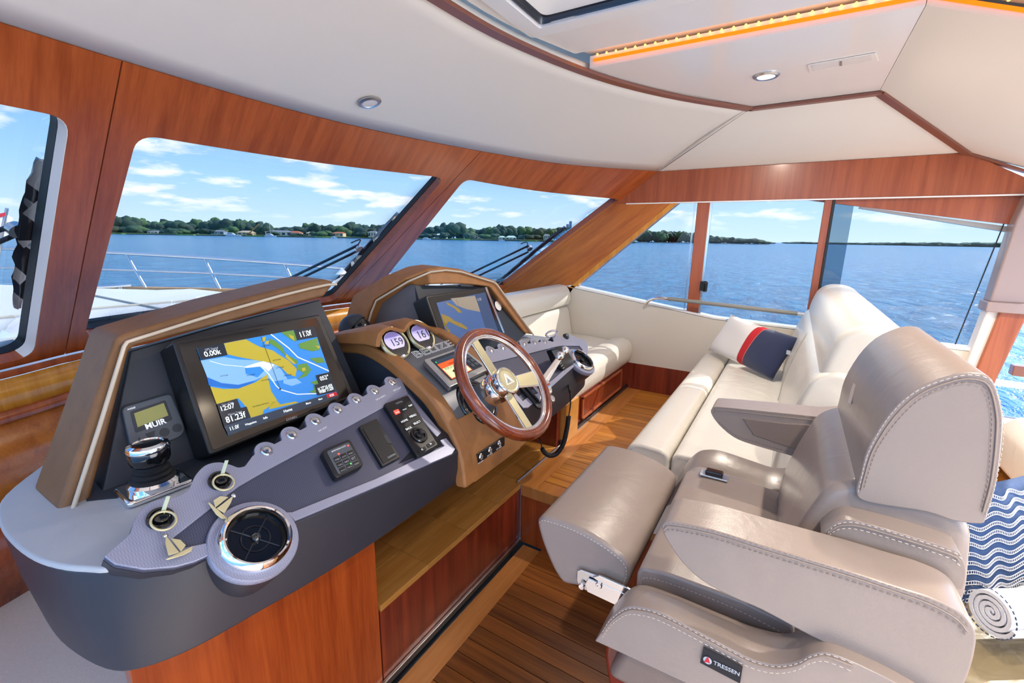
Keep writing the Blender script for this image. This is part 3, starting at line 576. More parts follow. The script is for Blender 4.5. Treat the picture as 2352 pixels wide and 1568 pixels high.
for a, b, s_ in (((902, 903), (920, 894), 'SPOT LIGHT'), ((862, 924), (883, 913), 'DECK LIGHTS'), ((730, 996), (749, 986), 'NAV LIGHT')):
    text('lettering', s_, pan(*a, .0087), pan(*b, .0087), PN, 'print_white', con)
# vents
def vent(mir, label):
    MIRROR[0] = mir
    c = pw(*VC, .0105); v = thing('air_vent', c, label, 'air vent', 'round chrome air vents on the helm')
    lathe('bezel', c, PN, [(.055, -.002), (.067, -.002), (.068, .004), (.064, .014), (.059, .019), (.0555, .018), (.0535, .010), (.0525, -.002)], 'chrome', v, 56, close=True)
    lathe('bowl', c, PN, [(.0530, .0), (.0532, .011), (.051, .013), (.049, .009), (.046, -.03), (0, -.034)], 'black_gloss', v, 48)
    ring('inner_ring', c+PN*.001, PN, .026, .0014, 'dark_frame', v, 40, 6)
    x, y, n = frame(PN)
    for k in range(4):
        a = math.radians(35+90*k); d_ = x*math.cos(a)+y*math.sin(a); tube('vane', [c+d_*.008+PN*.001, c+d_*.047+PN*.001], .0014, 'dark_frame', v, 6)
    lathe('centre_knob', c, PN, [(.009, -.03), (.0095, .002), (.0085, .008), (.005, .0115), (0, .0125)], 'black_gloss', v, 20)
    MIRROR[0] = False
vent(False, 'large round chrome air vent at the port end of the console'); vent(True, 'round chrome air vent at the starboard end behind the microphone')
# ignition locks with key rings and sailboat fobs
def key(c2, fob_px, ringpx, tip, label, flip):
    c = pw(*c2, .0083); k = thing('ignition_key', c, label, 'key', 'ignition keys with sailboat fobs')
    lathe('lock', c, PN, [(.0215, 0), (.021, .005), (.0165, .006), (.0155, .003), (.0135, .003), (.0125, .011), (.009, .0125), (0, .0125)], 'black_gloss', k, 28)
    tipw = pan(*tip, .042); d_ = (tipw-(c+PN*.008)).normalized(); s_ = d_.cross(RT).normalized()
    slab('key_blade', [c+PN*.006-RT*.004, c+PN*.006+RT*.004, tipw+RT*.0035, tipw-RT*.0035], s_*.0022, 'champagne', k, .0006)
    rc = pan(*ringpx, .026); ring('key_ring', rc, (V((.1, -.55, .8))), .0185, .0021, 'champagne', k, 36, 8)
    ctr = pan(*fob_px[0], .016); bx = (pan(*fob_px[1], .012)-ctr).normalized(); n = PN; by = n.cross(bx).normalized()
    def P(a, b): return ctr+bx*a+by*b
    f = -1 if flip else 1
    lathe('shackle', P(0, .021), bx, [(.003, -.004), (.0045, 0), (.003, .004)], 'steel', k, 12)
    hull = [(-.022, -.020), (-.019, -.0225), (.006, -.0275), (.020, -.0265), (.027, -.019)]; jib = [(.004*f, .012), (.016*f, .002), (.018*f, -.012), (.005*f, -.0195)]; main = [(0, .021), (-.008*f, .006), (-.015*f, -.016), (.002*f, -.0195)]
    slab('hull', [P(*p) for p in hull], n*.0032, 'champagne', k, .001); slab('jib', [P(*p) for p in jib], n*.0026, 'champagne', k, .0008); slab('mainsail', [P(*p) for p in main], n*.0036, 'champagne', k, .001)
key(keyc[0], ((390, 1262), (412, 1250)), (369, 1213), (375, 1168), 'ignition key with pewter sailboat fob, the nearer one at the port tip', False)
key(keyc[1], ((512, 1165), (530, 1178)), (506, 1124), (508, 1084), 'ignition key with pewter sailboat fob beside the large vent', True)
# autopilot keypad
def on_panel_slab(name, px, h, mt_, parent, bevel, h0=.0032, r=.006): return slab(name, rpoly([pan(*p, h0) for p in px], r), PN*h, mt_, parent, bevel)
def mids(px, u, v): a, b, c, d = [V((*p, 0)) for p in px]; q = a.lerp(b, u).lerp(d.lerp(c, u), v); return q.x, q.y
ap_px = [(730, 1047), (796, 1019), (829, 1080), (764, 1112)]
ap = thing('autopilot_keypad', pan(780, 1065), 'small black autopilot keypad with two red lights on the control panel', 'keypad')
on_panel_slab('housing', ap_px, .020, 'black_satin', ap, .004, r=.012); on_panel_slab('face', [mids(ap_px, a, b) for a, b in ((.12, .1), (.9, .1), (.9, .92), (.12, .92))], .0012, 'gunmetal', ap, .0005, .0232, .006)
for u, v, mt_ in ((.28, .18, 'print_grey'), (.43, .33, 'led_red'), (.82, .2, 'led_red'), (.62, .78, 'led_green')): lathe('indicator', pan(*mids(ap_px, u, v), .0243), PN, [(.0022, 0), (.002, .001), (0, .0014)], mt_, ap, 12)
for r_ in range(3):
    for c_ in range(3):
        u, v = .2+.24*c_, .38+.19*r_; q = [mids(ap_px, u+a, v+b) for a, b in ((0, 0), (.2, 0), (.2, .15), (0, .15))]
        kp_ = on_panel_slab('key', q, .0008, 'black_satin', ap, .0003, .0244, .001); text('lettering', ('STBD', 'AUTO', 'PORT', 'TURN', 'NAV', 'SET', 'DODGE', 'HOLD', 'KNOB')[r_*3+c_], pan(*mids(ap_px, u+.02, v+.12), .0256), pan(*mids(ap_px, u+.17, v+.12), .0256), PN, 'print_grey', kp_)
text('lettering', 'PRECISION PILOT', pan(*mids(ap_px, .3, .2), .0246), pan(*mids(ap_px, .76, .2), .0246), PN, 'print_white', ap)
# card reader
cr_px = [(820, 986), (861, 967), (915, 1056), (874, 1078)]
cd = thing('card_reader', pan(868, 1022), 'black card reader with hinged door between the two keypads', 'card reader')
on_panel_slab('housing', cr_px, .010, 'black_satin', cd, .003, r=.004); on_panel_slab('door', [mids(cr_px, a, b) for a, b in ((.1, .08), (.86, .08), (.86, .95), (.1, .95))], .0016, 'black_rubber', cd, .0007, .0132, .003)
on_panel_slab('thumb_notch', [mids(cr_px, a, b) for a, b in ((.78, .42), (.98, .40), (.98, .66), (.78, .6))], .0012, 'key_gap', cd, .0004, .0142, .002)
text('lettering', 'GARMIN', pan(*mids(cr_px, .42, .91), .0151), pan(*mids(cr_px, .84, .91), .0151), PN, 'print_grey', cd)
# remote keypad with joystick knob
rm_px = [(876, 936), (931, 916), (1001, 1031), (953, 1059)]
rm = thing('chartplotter_remote', pan(938, 985), 'long black keypad with a round joystick knob next to the tan arch', 'keypad')
on_panel_slab('housing', rm_px, .017, 'black_satin', rm, .006, r=.008)
for (u, v, uw, s_, mt_, km) in ((.14, .17, .2, 'FOCUS', 'screen_text', 'led_red'), (.45, .17, .2, 'FOCUS', 'screen_text', 'black_rubber'), (.74, .15, .2, 'MAP', 'screen_text', 'black_rubber'), (.12, .35, .36, 'HOME', 'screen_text', 'black_rubber'), (.52, .33, .36, 'MENU', 'screen_text', 'black_rubber'), (.12, .49, .34, 'BACK', 'screen_text', 'black_rubber'), (.5, .46, .4, 'SELECT', 'screen_text', 'black_rubber'), (.12, .9, .34, '<', 'screen_text', 'black_rubber'), (.54, .89, .36, '>', 'screen_text', 'black_rubber')):
    q = [mids(rm_px, u+a, v+b) for a, b in ((0, 0), (uw, 0), (uw, .07), (0, .07))]; kp_ = on_panel_slab('key', q, .0012, km, rm, .0005, .0202, .002)
    f_ = .4 if len(s_) == 1 else .12
    text('lettering', s_, pan(*mids(rm_px, u+uw*f_, v+.055), .0219), pan(*mids(rm_px, u+uw*(1-f_), v+.055), .0219), PN, mt_, kp_)
text('lettering', 'GARMIN', pan(*mids(rm_px, .38, .085), .0206), pan(*mids(rm_px, .66, .085), .0206), PN, 'print_grey', rm)
jc = pan(*mids(rm_px, .5, .70), .0202); lathe('knob_ring', jc, PN, [(.026, 0), (.026, .004), (.0235, .0065), (.017, .0065), (.0155, .003), (.012, .003)], 'black_gloss', rm, 32); lathe('joystick_knob', jc, PN, [(.0125, 0), (.0115, .007), (.0075, .010), (.0085, .016), (.0072, .020), (0, .0215)], 'black_rubber', rm, 24)
# ---- instrument hoods (tan leather visors)
MT = math.radians(25); MN = V((0, -math.cos(MT), math.sin(MT))); MP = at_y(635, 985, 1.15)
def mon(x, y, h=0): return at_pl(x, y, MP, MN)+MN*h
def inst(x, y, h=0): return at_pl(x, y, MP+V((0, .065, 0)), MN)+MN*h
LN = math.radians(20); RN = V((0, -math.cos(LN), math.sin(LN))); RP = V((.226, 1.19, .97))
def rim(x, y, h=0): return at_pl(x, y, RP, RN)+RN*h
hoodL = thing('instrument_hood', (.7, 1.3, .975), 'tan leather instrument hood over the large chart screen, port side', 'hood')
oL = [rim(*p) for p in [(130, 1180), (200, 975), (262, 786), (272, 772), (300, 763), (505, 699), (640, 664), (712, 646), (752, 641), (770, 650)]]
iL = [rim(*p) for p in [(205, 1165), (252, 985), (298, 808), (306, 797), (325, 791), (502, 746), (635, 709), (705, 691), (732, 684), (745, 682)]]
sL = [rim(*p, .012) for p in [(162, 1174), (225, 980), (281, 798), (288, 788), (306, 782), (502, 720), (637, 682), (709, 664), (748, 656), (768, 655)]]
def visor(parent, o_, i_, s_, dep, col):
    loft('visor', [[a, a+V((0, dep, .004)), b+V((0, dep*.8, 0)), b] for a, b in zip(o_, i_)], col, parent, ang=50, bevel=.011)
    tube('piping', s_, .0044, 'piping_cream', parent, 8)
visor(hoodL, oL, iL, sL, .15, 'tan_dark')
slab('hood_shade', [V((a, b, .979)) for a, b in ((.27, 1.185), (.33, 1.125), (.43, 1.07), (.52, 1.04), (1.02, 1.08), (1.02, 1.42), (.36, 1.42))], (0, 0, .0015), 'dash_dark', hoodL)  # dark sheet painting the hood's shade onto the counter
hp = [inst(*p) for p in [(235, 1130), (300, 806), (500, 748), (735, 688), (845, 935), (800, 1010), (600, 1075)]]
slab('instrument_panel', hp, (0, .10, -.02), 'dash_dark', hoodL, .004)
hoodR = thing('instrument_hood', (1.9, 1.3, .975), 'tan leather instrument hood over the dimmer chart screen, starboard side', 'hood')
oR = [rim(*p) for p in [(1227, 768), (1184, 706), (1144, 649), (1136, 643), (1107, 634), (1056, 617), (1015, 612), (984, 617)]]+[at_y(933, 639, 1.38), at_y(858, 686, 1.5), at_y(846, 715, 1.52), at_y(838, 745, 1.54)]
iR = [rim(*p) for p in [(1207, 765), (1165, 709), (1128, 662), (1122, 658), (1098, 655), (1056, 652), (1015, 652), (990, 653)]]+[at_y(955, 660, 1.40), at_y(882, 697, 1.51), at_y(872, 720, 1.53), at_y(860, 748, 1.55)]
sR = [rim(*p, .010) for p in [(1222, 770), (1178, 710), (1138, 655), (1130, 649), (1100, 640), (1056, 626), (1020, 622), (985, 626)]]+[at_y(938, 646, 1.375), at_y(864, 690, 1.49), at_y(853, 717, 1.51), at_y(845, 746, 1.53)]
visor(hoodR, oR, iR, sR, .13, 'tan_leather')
slab('instrument_panel', [inst(*p) for p in [(952, 654), (1122, 659), (1209, 766), (1150, 815), (1000, 815)]], (0, .10, -.02), 'dash_dark', hoodR, .003)
gp = [inst(952, 654), at_y(882, 697, 1.50), at_y(858, 750, 1.55), at_y(880, 790, 1.50), inst(995, 800), inst(985, 745)]
slab('side_panel', gp, (0, .03, 0), 'dash_grey', hoodR, .003)  # lighter grey puts the light this facet catches into its colour
# ---- chart screens
def monitor(name, px, label, inner, depth=.028, back=.058):
    c = mon(*mids(px, .5, .5)); t_ = thing('chart_screen', c, label, 'screen', 'chart screens in the helm')
    q = [mon(*p, .001) for p in px]; slab('case', rpoly([p-MN*back for p in q], .01), MN*(depth+back), 'black_satin', t_, .005)
    slab('glass_front', rpoly([mon(*mids(px, a, b), depth+.001) for a, b in ((.03, .035), (.97, .035), (.97, .965), (.03, .965))], .006), MN*.0015, 'black_gloss', t_, .0006)
    return t_
lm_px = [(385, 790), (723, 728), (803, 915), (470, 1052)]
lm = monitor('chart_screen', lm_px, 'large bright chart screen showing yellow land and blue water', None)
c7 = lambda X, Y: (420+X/5.2275, 720+Y/5.2275)
HS = .0310
def chart(name, pts, mt_, k, parent=None, f=c7): return slab(name, [mon(*f(*p), HS+.00035*k) for p in pts], MN*.0003, mt_, parent or lm, smooth=False)
lmd = chart('display', [(105, 460), (1500, 190), (1790, 1010), (480, 1492)], 'map_blue', 0)
lm_root, lm = lm, lmd
chart('chart_shallows', [(152, 605), (430, 560), (600, 590), (860, 600), (1040, 640), (1110, 700), (1190, 820), (1010, 850), (930, 780), (760, 850), (600, 890), (420, 880), (230, 800)], 'map_pale', 1)
chart('chart_shallows', [(680, 690), (850, 670), (910, 720), (830, 800), (690, 760)], 'map_blue', 2); chart('chart_shallows', [(1140, 830), (1290, 810), (1360, 860), (1240, 900), (1140, 870)], 'map_pale', 1)
chart('chart_land', [(430, 400), (690, 350), (780, 400), (860, 440), (1010, 480), (1100, 540), (1200, 600), (1300, 700), (1280, 790), (1190, 760), (1110, 680), (1000, 630), (820, 600), (600, 560), (470, 530)], 'map_land', 3)
chart('chart_land', [(265, 915), (420, 940), (600, 935), (800, 860), (945, 765), (990, 960), (1060, 1070), (1030, 1110), (900, 1190), (890, 1240), (745, 1280), (690, 1150), (600, 1050), (340, 1120)], 'map_land', 3)
chart('chart_land', [(1000, 1095), (1060, 1080), (1100, 1120), (1280, 1085), (1320, 1100), (960, 1180)], 'map_land', 3); chart('chart_land', [(890, 325), (930, 315), (920, 370), (880, 380)], 'map_land', 3); chart('chart_land', [(930, 370), (970, 365), (960, 410), (915, 405)], 'map_land', 3); chart('chart_land', [(1175, 520), (1210, 560), (1290, 640), (1255, 640), (1160, 560)], 'map_land', 5)
chart('chart_marsh', [(960, 335), (1030, 360), (1130, 440), (1160, 520), (1310, 600), (1300, 640), (1180, 560), (1090, 470), (980, 400)], 'map_green', 4); chart('chart_marsh', [(1110, 265), (1260, 240), (1300, 330), (1290, 380), (1200, 330)], 'map_green', 4); chart('chart_marsh', [(1320, 400), (1540, 330), (1580, 470), (1480, 490), (1330, 450)], 'map_green', 4)
chart('chart_marsh', [(1300, 650), (1420, 630), (1470, 710), (1420, 780), (1300, 825), (1380, 750), (1300, 700)], 'map_green', 4); chart('chart_marsh', [(1450, 570), (1600, 560), (1640, 620), (1540, 630)], 'map_green', 4); chart('chart_marsh', [(1440, 970), (1500, 950), (1510, 880), (1460, 860), (1560, 820), (1600, 900), (1520, 985)], 'map_green', 4)
chart('chart_land', [(1355, 690), (1395, 680), (1405, 715), (1365, 730)], 'map_land', 6); chart('chart_land', [(1520, 420), (1575, 430), (1560, 460)], 'map_land', 6); chart('chart_land', [(1200, 290), (1260, 310), (1270, 370), (1220, 330)], 'map_land', 6)
chart('chart_channel', [(660, 680), (850, 620), (900, 610), (1030, 650), (1000, 690), (960, 730), (880, 670), (700, 690)], 'map_white', 4); chart('chart_deep', [(250, 900), (600, 940), (780, 870), (790, 840), (600, 890), (400, 870), (225, 800)], 'map_deep', 2)
def line(name, pts, wd, mt_, k, parent=None, f=c7):
    parent = parent or lm
    pp = [mon(*f(*p), HS+.00035*k) for p in pts]; vs = []; fs = []
    for i, p in enumerate(pp):
        d_ = (pp[min(i+1, len(pp)-1)]-pp[max(i-1, 0)]).normalized(); s_ = d_.cross(MN)*wd*.5; vs += [p+s_, p-s_]
    fs = [[2*i, 2*i+2, 2*i+3, 2*i+1] for i in range(len(pp)-1)]; return obj(name, mesh(vs, fs), mt_, parent, False)
line('chart_track', [(990, 290), (1200, 450), (1310, 560), (1500, 640), (1680, 720)], .0035, 'map_white', 5); line('chart_track', [(260, 610), (420, 655), (660, 675)], .0015, 'map_white', 5); line('chart_track', [(870, 670), (960, 760), (1050, 900), (1100, 945), (1300, 1000), (1530, 990)], .0028, 'map_white', 5)
line('heading_line', [(870, 320), (1095, 935)], .0011, 'map_black', 8)
lathe('own_ship', mon(*c7(1096, 940), HS+.003), MN, [(.0028, 0), (0, .001)], 'map_black', lm, 12)
def databox(pts, mt_='screen_dark', k=7): return chart('data_box', pts, mt_, k)
databox([(105, 460), (422, 400), (470, 540), (155, 603)]); databox([(1262, 235), (1500, 190), (1545, 318), (1302, 360)]); databox([(340, 1122), (580, 1055), (625, 1165), (695, 1150), (745, 1280), (425, 1385)]); databox([(1522, 775), (1690, 735), (1765, 965), (1540, 1015), (1505, 890), (1555, 875)])
databox([(425, 1385), (1650, 1000), (1665, 1030), (1790, 1010), (1795, 1030), (480, 1492)], 'screen_bar'); databox([(1648, 1003), (1760, 968), (1790, 1010), (1662, 1045)], 'screen_red', 8)
def ct(s_, a, b, mt_='screen_text', hs=1.1): text('lettering', s_, mon(*c7(*a), HS+.0035), mon(*c7(*b), HS+.0035), MN, mt_, lm, .0003, hs, .012)
ct('0.00k', (200, 565), (395, 525)); ct('GPS Speed', (200, 495), (355, 465), 'print_grey'); ct('11.0f', (1345, 325), (1480, 295)); ct('Depth', (1365, 268), (1420, 255), 'print_grey'); ct('12:07', (395, 1205), (555, 1160)); ct('Time of Day', (400, 1145), (535, 1105), 'print_grey'); ct('81.23f', (455, 1345), (690, 1270)); ct('Water Temp', (470, 1262), (640, 1215), 'print_grey'); ct('11.0f', (500, 1435), (605, 1400)); ct('Waypoints', (675, 1378), (812, 1335)); ct('Info', (895, 1300), (945, 1285)); ct('Home', (1140, 1222), (1240, 1190)); ct('Menu', (1405, 1125), (1462, 1106)); ct('Mark', (1555, 1072), (1602, 1058)); ct('SOS', (1690, 1030), (1740, 1014)); ct('052°', (1578, 840), (1680, 812)); ct('N 27°10.459', (1555, 965), (1722, 912), hs=1.6); ct('W080°11.630', (1565, 995), (1735, 942), hs=1.6)
text('lettering', 'GARMIN', mon(*c7(1170, 1318), HS+.002), mon(*c7(1298, 1278), HS+.002), MN, 'print_grey', lm, .0003, 1.1, .01)
for q in ((880, 442), (1045, 700), (1010, 610), (870, 850), (1140, 790), (380, 800), (700, 790)): ct('ICW bridge', q, (q[0]+95, q[1]-20), 'map_black', .9)
ct('IC Witham Fld Rnwy', (770, 1160), (960, 1108), 'map_black', .9)
rm2_px = [(968, 684), (1109, 663), (1150, 768), (1008, 795)]
rs = monitor('chart_screen', rm2_px, 'dim chart screen with sky glare behind the steering wheel', None, .022)
slab('bezel_edge', [mon(*p, .0235) for p in [(1109, 663), (1150, 768), (1146, 768), (1105, 664)]], MN*.003, 'steel', rs, .001)
c5 = lambda X, Y: (760+X/4.9, 600+Y/4.9)
HS = .0252
def ch2(name, pts, mt_, k): return chart(name, pts, mt_, k, rs, c5)
rs = ch2('display', [(1140, 490), (1690, 370), (1850, 850), (1290, 960)], 'dim_blue', 0); ch2('chart_sea', [(1300, 440), (1575, 410), (1640, 590), (1480, 560), (1370, 520)], 'dim_tan', 1); ch2('data_column', [(1575, 400), (1690, 370), (1850, 850), (1730, 880)], 'dim_side', 2)
ch2('chart_land', [(1190, 610), (1290, 650), (1340, 690), (1420, 720), (1490, 770), (1480, 790), (1360, 740), (1280, 700), (1220, 740), (1240, 770), (1300, 810), (1270, 820), (1220, 720)], 'dim_gold', 2); ch2('chart_land', [(1250, 480), (1330, 520), (1400, 560), (1430, 600), (1390, 600), (1340, 550), (1260, 510)], 'dim_gold', 2)
line('heading_line', [(1360, 445), (1420, 610)], .001, 'map_black', 4, rs, c5)
text('lettering', '0.00', mon(*c5(1605, 470), HS+.002), mon(*c5(1650, 460), HS+.002), MN, 'print_grey', rs)
# small round alarm on the starboard panel
al = thing('round_alarm_panel', inst(1142, 703), 'small oval grey alarm panel beside the dim chart screen', 'alarm'); pc = inst(1142, 703, .001)
lathe('rim', pc, MN, [(.030, 0), (.030, .004), (.0275, .007), (.026, .005)], 'dark_frame', al, 36); lathe('face', pc, MN, [(.0262, .001), (.0262, .0055), (0, .0058)], 'lamp_lens_off', al, 36)
for a, b, mt_ in ((-.005, .014, 'led_red'), (-.01, .006, 'led_green')): x, y, n = frame(MN); lathe('indicator', pc+x*a+y*b+MN*.0058, MN, [(.002, 0), (0, .001)], mt_, al, 10)
# windlass display
wd_px = [(274, 938), (388, 905), (428, 1000), (299, 1046)]
wdp = thing('windlass_display', inst(350, 970), 'grey windlass remote panel with small olive display and four buttons', 'display')
slab('case', rpoly([inst(*p, .001) for p in wd_px], [.012, .012, .03, .03]), MN*.014, 'gunmetal', wdp, .004)
slab('bezel', rpoly([inst(*mids(wd_px, a, b), .0152) for a, b in ((.14, .14), (.84, .12), (.84, .58), (.14, .60))], .004), MN*.0008, 'key_gap', wdp, .0003)
slab('display', [inst(*mids(wd_px, a, b), .0162) for a, b in ((.2, .2), (.79, .17), (.79, .46), (.2, .5))], MN*.0005, 'lcd_olive', wdp)
text('lettering', 'AA560', inst(*mids(wd_px, .1, .10), .0154), inst(*mids(wd_px, .26, .10), .0154), MN, 'print_white', wdp, bold=.02); text('lettering', 'MUIR', inst(*mids(wd_px, .34, .60), .0167), inst(*mids(wd_px, .72, .60), .0167), MN, 'print_white', wdp, bold=.03)
for a, pts in enumerate((((.10, .92), (.26, .92), (.18, .70)), ((.30, .68), (.48, .68), (.39, .9)))): slab('button', [inst(*mids(wd_px, *p), .0152) for p in pts], MN*.0012, 'key_gap', wdp, .0004)
for u in (.63, .86): lathe('button', inst(*mids(wd_px, u, .78), .0152), MN, [(.010, 0), (.010, .0012), (0, .0014)], 'key_gap', wdp, 24)
# joystick control on the grey counter
jb = V((.364, 1.114, .9805)); js = thing('docking_joystick', jb, 'chrome and black docking joystick standing on the grey counter', 'joystick')
slab('base_plate', rpoly([jb+V(p) for p in ((-.062, -.042, 0), (.058, -.045, 0), (.066, .05, 0), (-.055, .055, 0))], .014), (0, 0, .014), 'chrome', js, .006)
lathe('collar', jb, (0, 0, 1), [(.045, .014), (.046, .024), (.040, .030), (.036, .030)], 'chrome', js, 40)
lathe('bellows', jb, (0, 0, 1), [(.040, .026), (.041, .033), (.035, .037), (.037, .043), (.031, .047), (.033, .053), (.027, .057), (.028, .063), (.022, .066)], 'black_rubber', js, 32, ang=60)
lathe('knob', jb, (0, 0, 1), [(.022, .064), (.034, .069), (.037, .077), (.037, .098), (.034, .103), (.030, .104)], 'black_gloss', js, 40); lathe('knob_ring', jb, (0, 0, 1), [(.0375, .097), (.0385, .101), (.036, .108), (.028, .111), (.026, .108)], 'chrome', js, 40); lathe('knob_cap', jb, (0, 0, 1), [(.0265, .104), (.026, .1085), (0, .110)], 'black_gloss', js, 32)
# ---- centre pod with the tan arch
pod = thing('steering_pod', (MID, 1.0, .78), 'grey steering pod framed by a tan leather arch in the middle of the console', 'console')
PROF = [(1.62, 1.08), (1.50, 1.115), (1.40, 1.135), (1.32, 1.148), (1.22, 1.155), (1.12, 1.132), (1.025, 1.088), (.926, 1.030), (.868, .969), (.832, .915), (.808, .866), (.797, .815), (.790, .762)]
prof = smooth_path([V((0, a, b)) for a, b in PROF], 4)
def pn(i):
    d_ = (prof[min(i+1, len(prof)-1)]-prof[max(i-1, 0)]).normalized(); return V((0, d_.z, -d_.y)) if V((0, d_.z, -d_.y)).z > 0 or V((0, d_.z, -d_.y)).y < 0 else -V((0, d_.z, -d_.y))
def strip_along(name, x0, x1, i0, i1, up_, dn, mt_, bevel):
    rg = []
    for i in range(i0, i1+1):
        p = prof[i]; n = pn(i); a, b = p+n*up_, p-n*dn
        rg.append([V((x0, a.y, a.z)), V((x1, a.y, a.z)), V((x1, b.y, b.z)), V((x0, b.y, b.z))])
    return loft(name, rg, mt_, pod, bevel=bevel, ang=50)
NP = len(prof)-1
strip_along('arch_rail', 1.022, 1.078, 0, NP, .014, .03, 'tan_leather', .011); strip_along('arch_rail', 1.352, 1.408, 0, NP, .014, .03, 'tan_leather', .011)
strip_along('pod_face', 1.07, 1.36, 8, 33, -.002, .03, 'pod_grey', 0); strip_along('pod_apron', 1.07, 1.36, 33, NP, .013, .03, 'tan_leather', .004); strip_along('pod_top', 1.07, 1.36, 0, 9, .012, .03, 'tan_leather', 0)
side = [V((0, max(p.y, .83), max(p.z-.02, .79))) for p in prof]+[V((0, .85, .78)), V((0, 1.62, .9))]
slab('pod_side', [V((1.028, p.y, p.z)) for p in side], (.02, 0, 0), 'dash_dark', pod); slab('pod_side', [V((1.382, p.y, p.z)) for p in side], (.02, 0, 0), 'dash_dark', pod)
# eyebrow over the two gauges
brO = [(864, 797), (865, 782), (870, 766), (880, 756), (896, 750), (911, 753), (924, 758), (929, 757), (934, 747), (943, 738), (956, 735), (974, 741), (994, 754), (1008, 764)]
brI = [(873, 797), (874, 785), (878, 772), (887, 762), (899, 757.5), (912, 760), (925, 764.5), (931, 763), (939, 752), (948, 745), (960, 743), (976, 750), (992, 760), (1004, 769)]
bo = [at_y(*p, 1.105) for p in brO]; bi = [at_y(*p, 1.11) for p in brI]
loft('gauge_brow', [[a, a+V((0, .05, .004)), V((MID+(a.x-MID)*.98, 1.34, 1.152+(a.z-1.16)*.55)), V((MID+(b.x-MID)*.96, 1.34, 1.142)), b+V((0, .06, 0)), b] for a, b in zip(bo, bi)], 'tan_leather', pod, bevel=.003, ang=50)
gback = [at_y(*p, 1.19) for p in [(868, 800), (872, 772), (896, 755), (930, 762), (958, 741), (1000, 764), (1012, 790), (1000, 830), (900, 830)]]
slab('gauge_recess', gback, (0, .02, 0), 'black_satin', pod)
GN = V((0, -.78, .62)).normalized()
for px, num, lb in (((906, 784), '159', 'oval digital gauge reading 159 under the tan brow'), ((966, 767), '161', 'oval digital gauge reading 161 nearer the steering wheel')):
    c = at_y(px[0], px[1]+3, 1.128); g = thing('engine_gauge', c, lb, 'gauge', 'engine gauges in the steering pod'); x, y, n = frame(GN)
    GS = 1.12
    def el(rx, ry, h): return [c+x*math.cos(2*math.pi*k/36)*rx*GS+y*(math.sin(2*math.pi*k/36)*ry*GS)+n*h for k in range(36)]
    loft('gauge_body', [el(.045, .048, -.04), el(.050, .054, -.004)], 'black_gloss', g)
    loft('bezel', [el(.050, .056, -.006), el(.053, .058, .002), el(.050, .055, .008), el(.045, .048, .007), el(.044, .047, .0)], 'champagne', g, cap=False, ang=50)
    loft('lens', [el(.045, .048, .0), el(.044, .047, .0035)], 'black_gloss', g)
    slab('display', [c+x*a*GS+y*b*GS+n*.004 for a, b in [(.037*math.cos(t_), .004+.032*math.sin(t_)) for t_ in [math.pi*2*k/28 for k in range(28)]] if b > -.022], n*.0008, 'lcd_lilac', g)
    slab('display_band', [c+x*a*GS+y*b*GS+n*.0049 for a, b in [(.035*math.cos(t_), .004+.031*math.sin(t_)) for t_ in [math.pi*k/14 for k in range(15)]] if b > .014], n*.0005, 'lcd_lilac_dark', g)
    text('lettering', num, c-x*.014-y*.014+n*.0056, c+x*.034-y*.014+n*.0056, n, 'print_dark', g)
    for k in (-1, 0, 1): slab('button', [c+x*(k*.015+a)*1.1+y*(-.0565+b+abs(k)*.004)+n*.0085 for a, b in ((-.005, -.003), (.005, -.003), (.005, .004), (-.005, .004))], n*.001, 'lcd_lilac' if k == 0 else 'black_gloss', g)
PDN = V((0, -.60, 1)).normalized(); PDP = V((1.2, 1.0, 1.074))
def pd(x, y, h=0): return at_pl(x, y, PDP, PDN)+PDN*h
text('lettering', 'BELIZE', pd(955, 829, .014), pd(1040, 799, .014), PDN, 'print_white', pod, .0005, .62, outline=.011)
ed_px = [(967, 838), (1054, 807), (1118, 858), (1028, 902)]
ed = thing('engine_display', pd(1040, 852), 'silver framed engine display with an orange warning screen', 'display')
slab('case', rpoly([pd(*p, .004) for p in ed_px], .008), PDN*.022, 'brushed', ed, .004)
slab('glass', rpoly([pd(*mids(ed_px, a, b), .0262) for a, b in ((.12, .08), (.93, .08), (.93, .84), (.12, .84))], .003), PDN*.0008, 'screen_dark', ed)
slab('display', [pd(*mids(ed_px, a, b), .0272) for a, b in ((.15, .28), (.68, .28), (.68, .82), (.15, .82))], PDN*.0004, 'alert_orange', ed); slab('warning_box', [pd(*mids(ed_px, a, b), .0278) for a, b in ((.165, .45), (.665, .45), (.665, .8), (.165, .8))], PDN*.0003, 'alert_pale', ed); slab('status_bar', [pd(*mids(ed_px, a, b), .0272) for a, b in ((.15, .16), (.68, .16), (.68, .275), (.15, .275))], PDN*.0004, 'screen_bar', ed)
text('lettering', 'WARNING', pd(*mids(ed_px, .36, .42), .0285), pd(*mids(ed_px, .62, .42), .0285), PDN, 'alert_ink', ed, bold=.02); text('lettering', 'PROPELLER MIGHT INJURE', pd(*mids(ed_px, .2, .53), .0285), pd(*mids(ed_px, .63, .53), .0285), PDN, 'print_dark', ed, hs=1.8)
ring('warning_picture', pd(*mids(ed_px, .5, .64), .0285), PDN, .009, .0012, 'alert_ink', ed, 20, 5); slab('warning_picture', [pd(*mids(ed_px, a, b), .0284) for a, b in ((.3, .62), (.37, .58), (.39, .68), (.32, .72))], PDN*.0004, 'print_dark', ed); text('lettering', 'STAY CLEAR', pd(*mids(ed_px, .3, .78), .0285), pd(*mids(ed_px, .58, .78), .0285), PDN, 'print_dark', ed)
